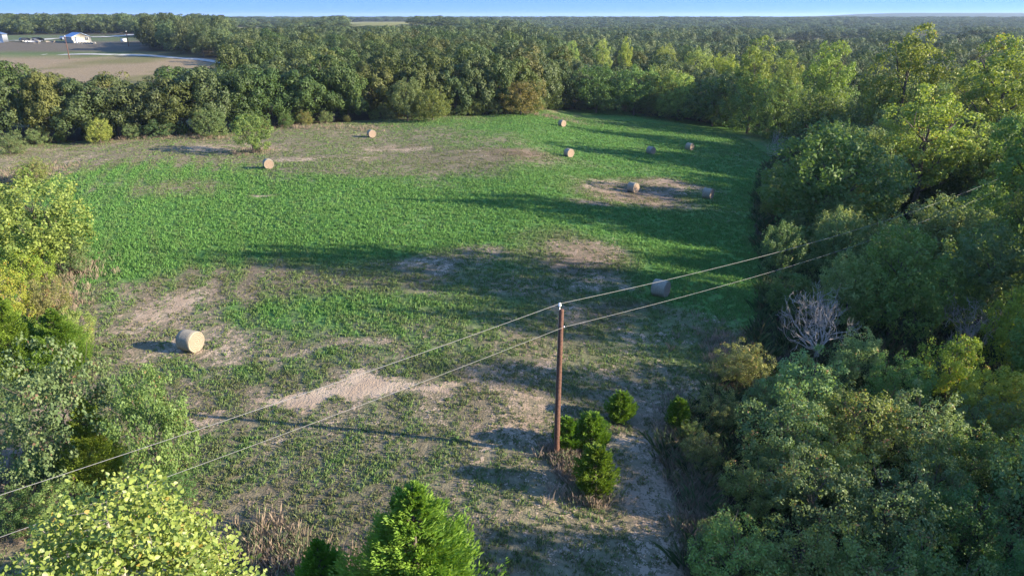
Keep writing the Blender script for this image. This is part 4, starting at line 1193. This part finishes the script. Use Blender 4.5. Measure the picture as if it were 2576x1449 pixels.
g = Geo(); g.prism([(-2.4, 1.1), (-2.0, .25), (2.0, .25), (2.4, 1.1)], -.7, .7); obj("basin", g.mesh("basin", M_WOODP), t)
for sx in (-1.6, 1.6):
    g = Geo(); g.box(sx - .1, sx + .1, -.6, .6, 0, .26); obj("leg", g.mesh("leg", M_WOODP), t)
# farm poles
def farm_pole(px, yb, yt, lean, label):
    x, y = at(px, yb); z = float(T(x, y)); H = z_for(x, y, yt) - z
    t = thing("utility_pole", label, "utility pole", (x, y, z), 0, "utility poles by the farm")
    t.rotation_euler = (0, lean, 0)
    g = Geo(); g.tube([(0, 0, -.5), (0, 0, H * .5), (0, 0, H)], [.22, .19, .16], 9); obj("pole", g.mesh("pole", M_POLE, True), t)
    g = Geo(); g.tube([(0, 0, H + .0), (0, 0, H + .1), (0, 0, H + .5)], [.1, .2, .02], 8); obj("insulator", g.mesh("insulator", M_PORC, True), t)
    return np.array((x + math.sin(lean) * H, y, z + H))
a = farm_pole(175, 149.5, 93, 0, "thin leaning pole in the ploughed land left of the house")
b = farm_pole(324, 118, 81, 0, "thin pole beside the pale box, right of the house")
g = Geo(); e0 = a + (a - b) * .6; g.tube(np.concatenate([span(e0, a, .8, 16), span(a, b, 1.0, 24)[1:]]), .03, 4)
tag(obj("power_line", g.mesh("power_line", M_WIRE)), "thin far wire strung between the two farm poles", "power line")
# a distant house by the far meadow and a far white barn
for (px, yb, w, lab, mt) in ((1040, 56.5, 12, "tiny brown farmhouse under trees at the back of the far meadow", M_WOODP), (681, 46.5, 11, "tiny white barn on the skyline left of the far meadow", M_WHITE)):
    x, y = at(px, yb); z = float(T(x, y)); k = depth_of(x, y, z) / FOC
    t = thing("barn" if mt is M_WHITE else "farmhouse", lab, "barn" if mt is M_WHITE else "house", (x, y, z), .2)
    W = w * k / 2; g = Geo(); g.prism([(-W, 0), (-W, W * .5), (0, W * .85), (0, W * .85), (W, W * .5), (W, 0)], 0, W * 1.2); obj("wall", g.mesh("wall", mt), t)
    g = Geo()
    for sg in (-1, 1): g.prism([(0, W * .87), (0, W * .93), (sg * W * 1.08, W * .53), (sg * W * 1.08, W * .47)], -W * .1, W * 1.3)
    obj("roof", g.mesh("roof", M_ROOF), t)

# ------------------------------------------------------------------ the air
hz_m = bpy.data.materials.new("haze"); hz_m.use_nodes = True
N, L = hz_m.node_tree.nodes, hz_m.node_tree.links
N.remove(N["Principled BSDF"])
pv = N.new("ShaderNodeVolumePrincipled"); pv.inputs["Color"].default_value = (.62, .78, 1.0, 1); pv.inputs["Density"].default_value = .00008
pv.inputs["Anisotropy"].default_value = .2
L.new(pv.outputs[0], N["Material Output"].inputs["Volume"])
g = Geo(); g.box(-12000, 12000, -600, 12000, -9, 55)
HAZE = tag(obj("haze", g.mesh("haze", hz_m)), "thin blue haze over the distant land", "haze", kind="stuff")
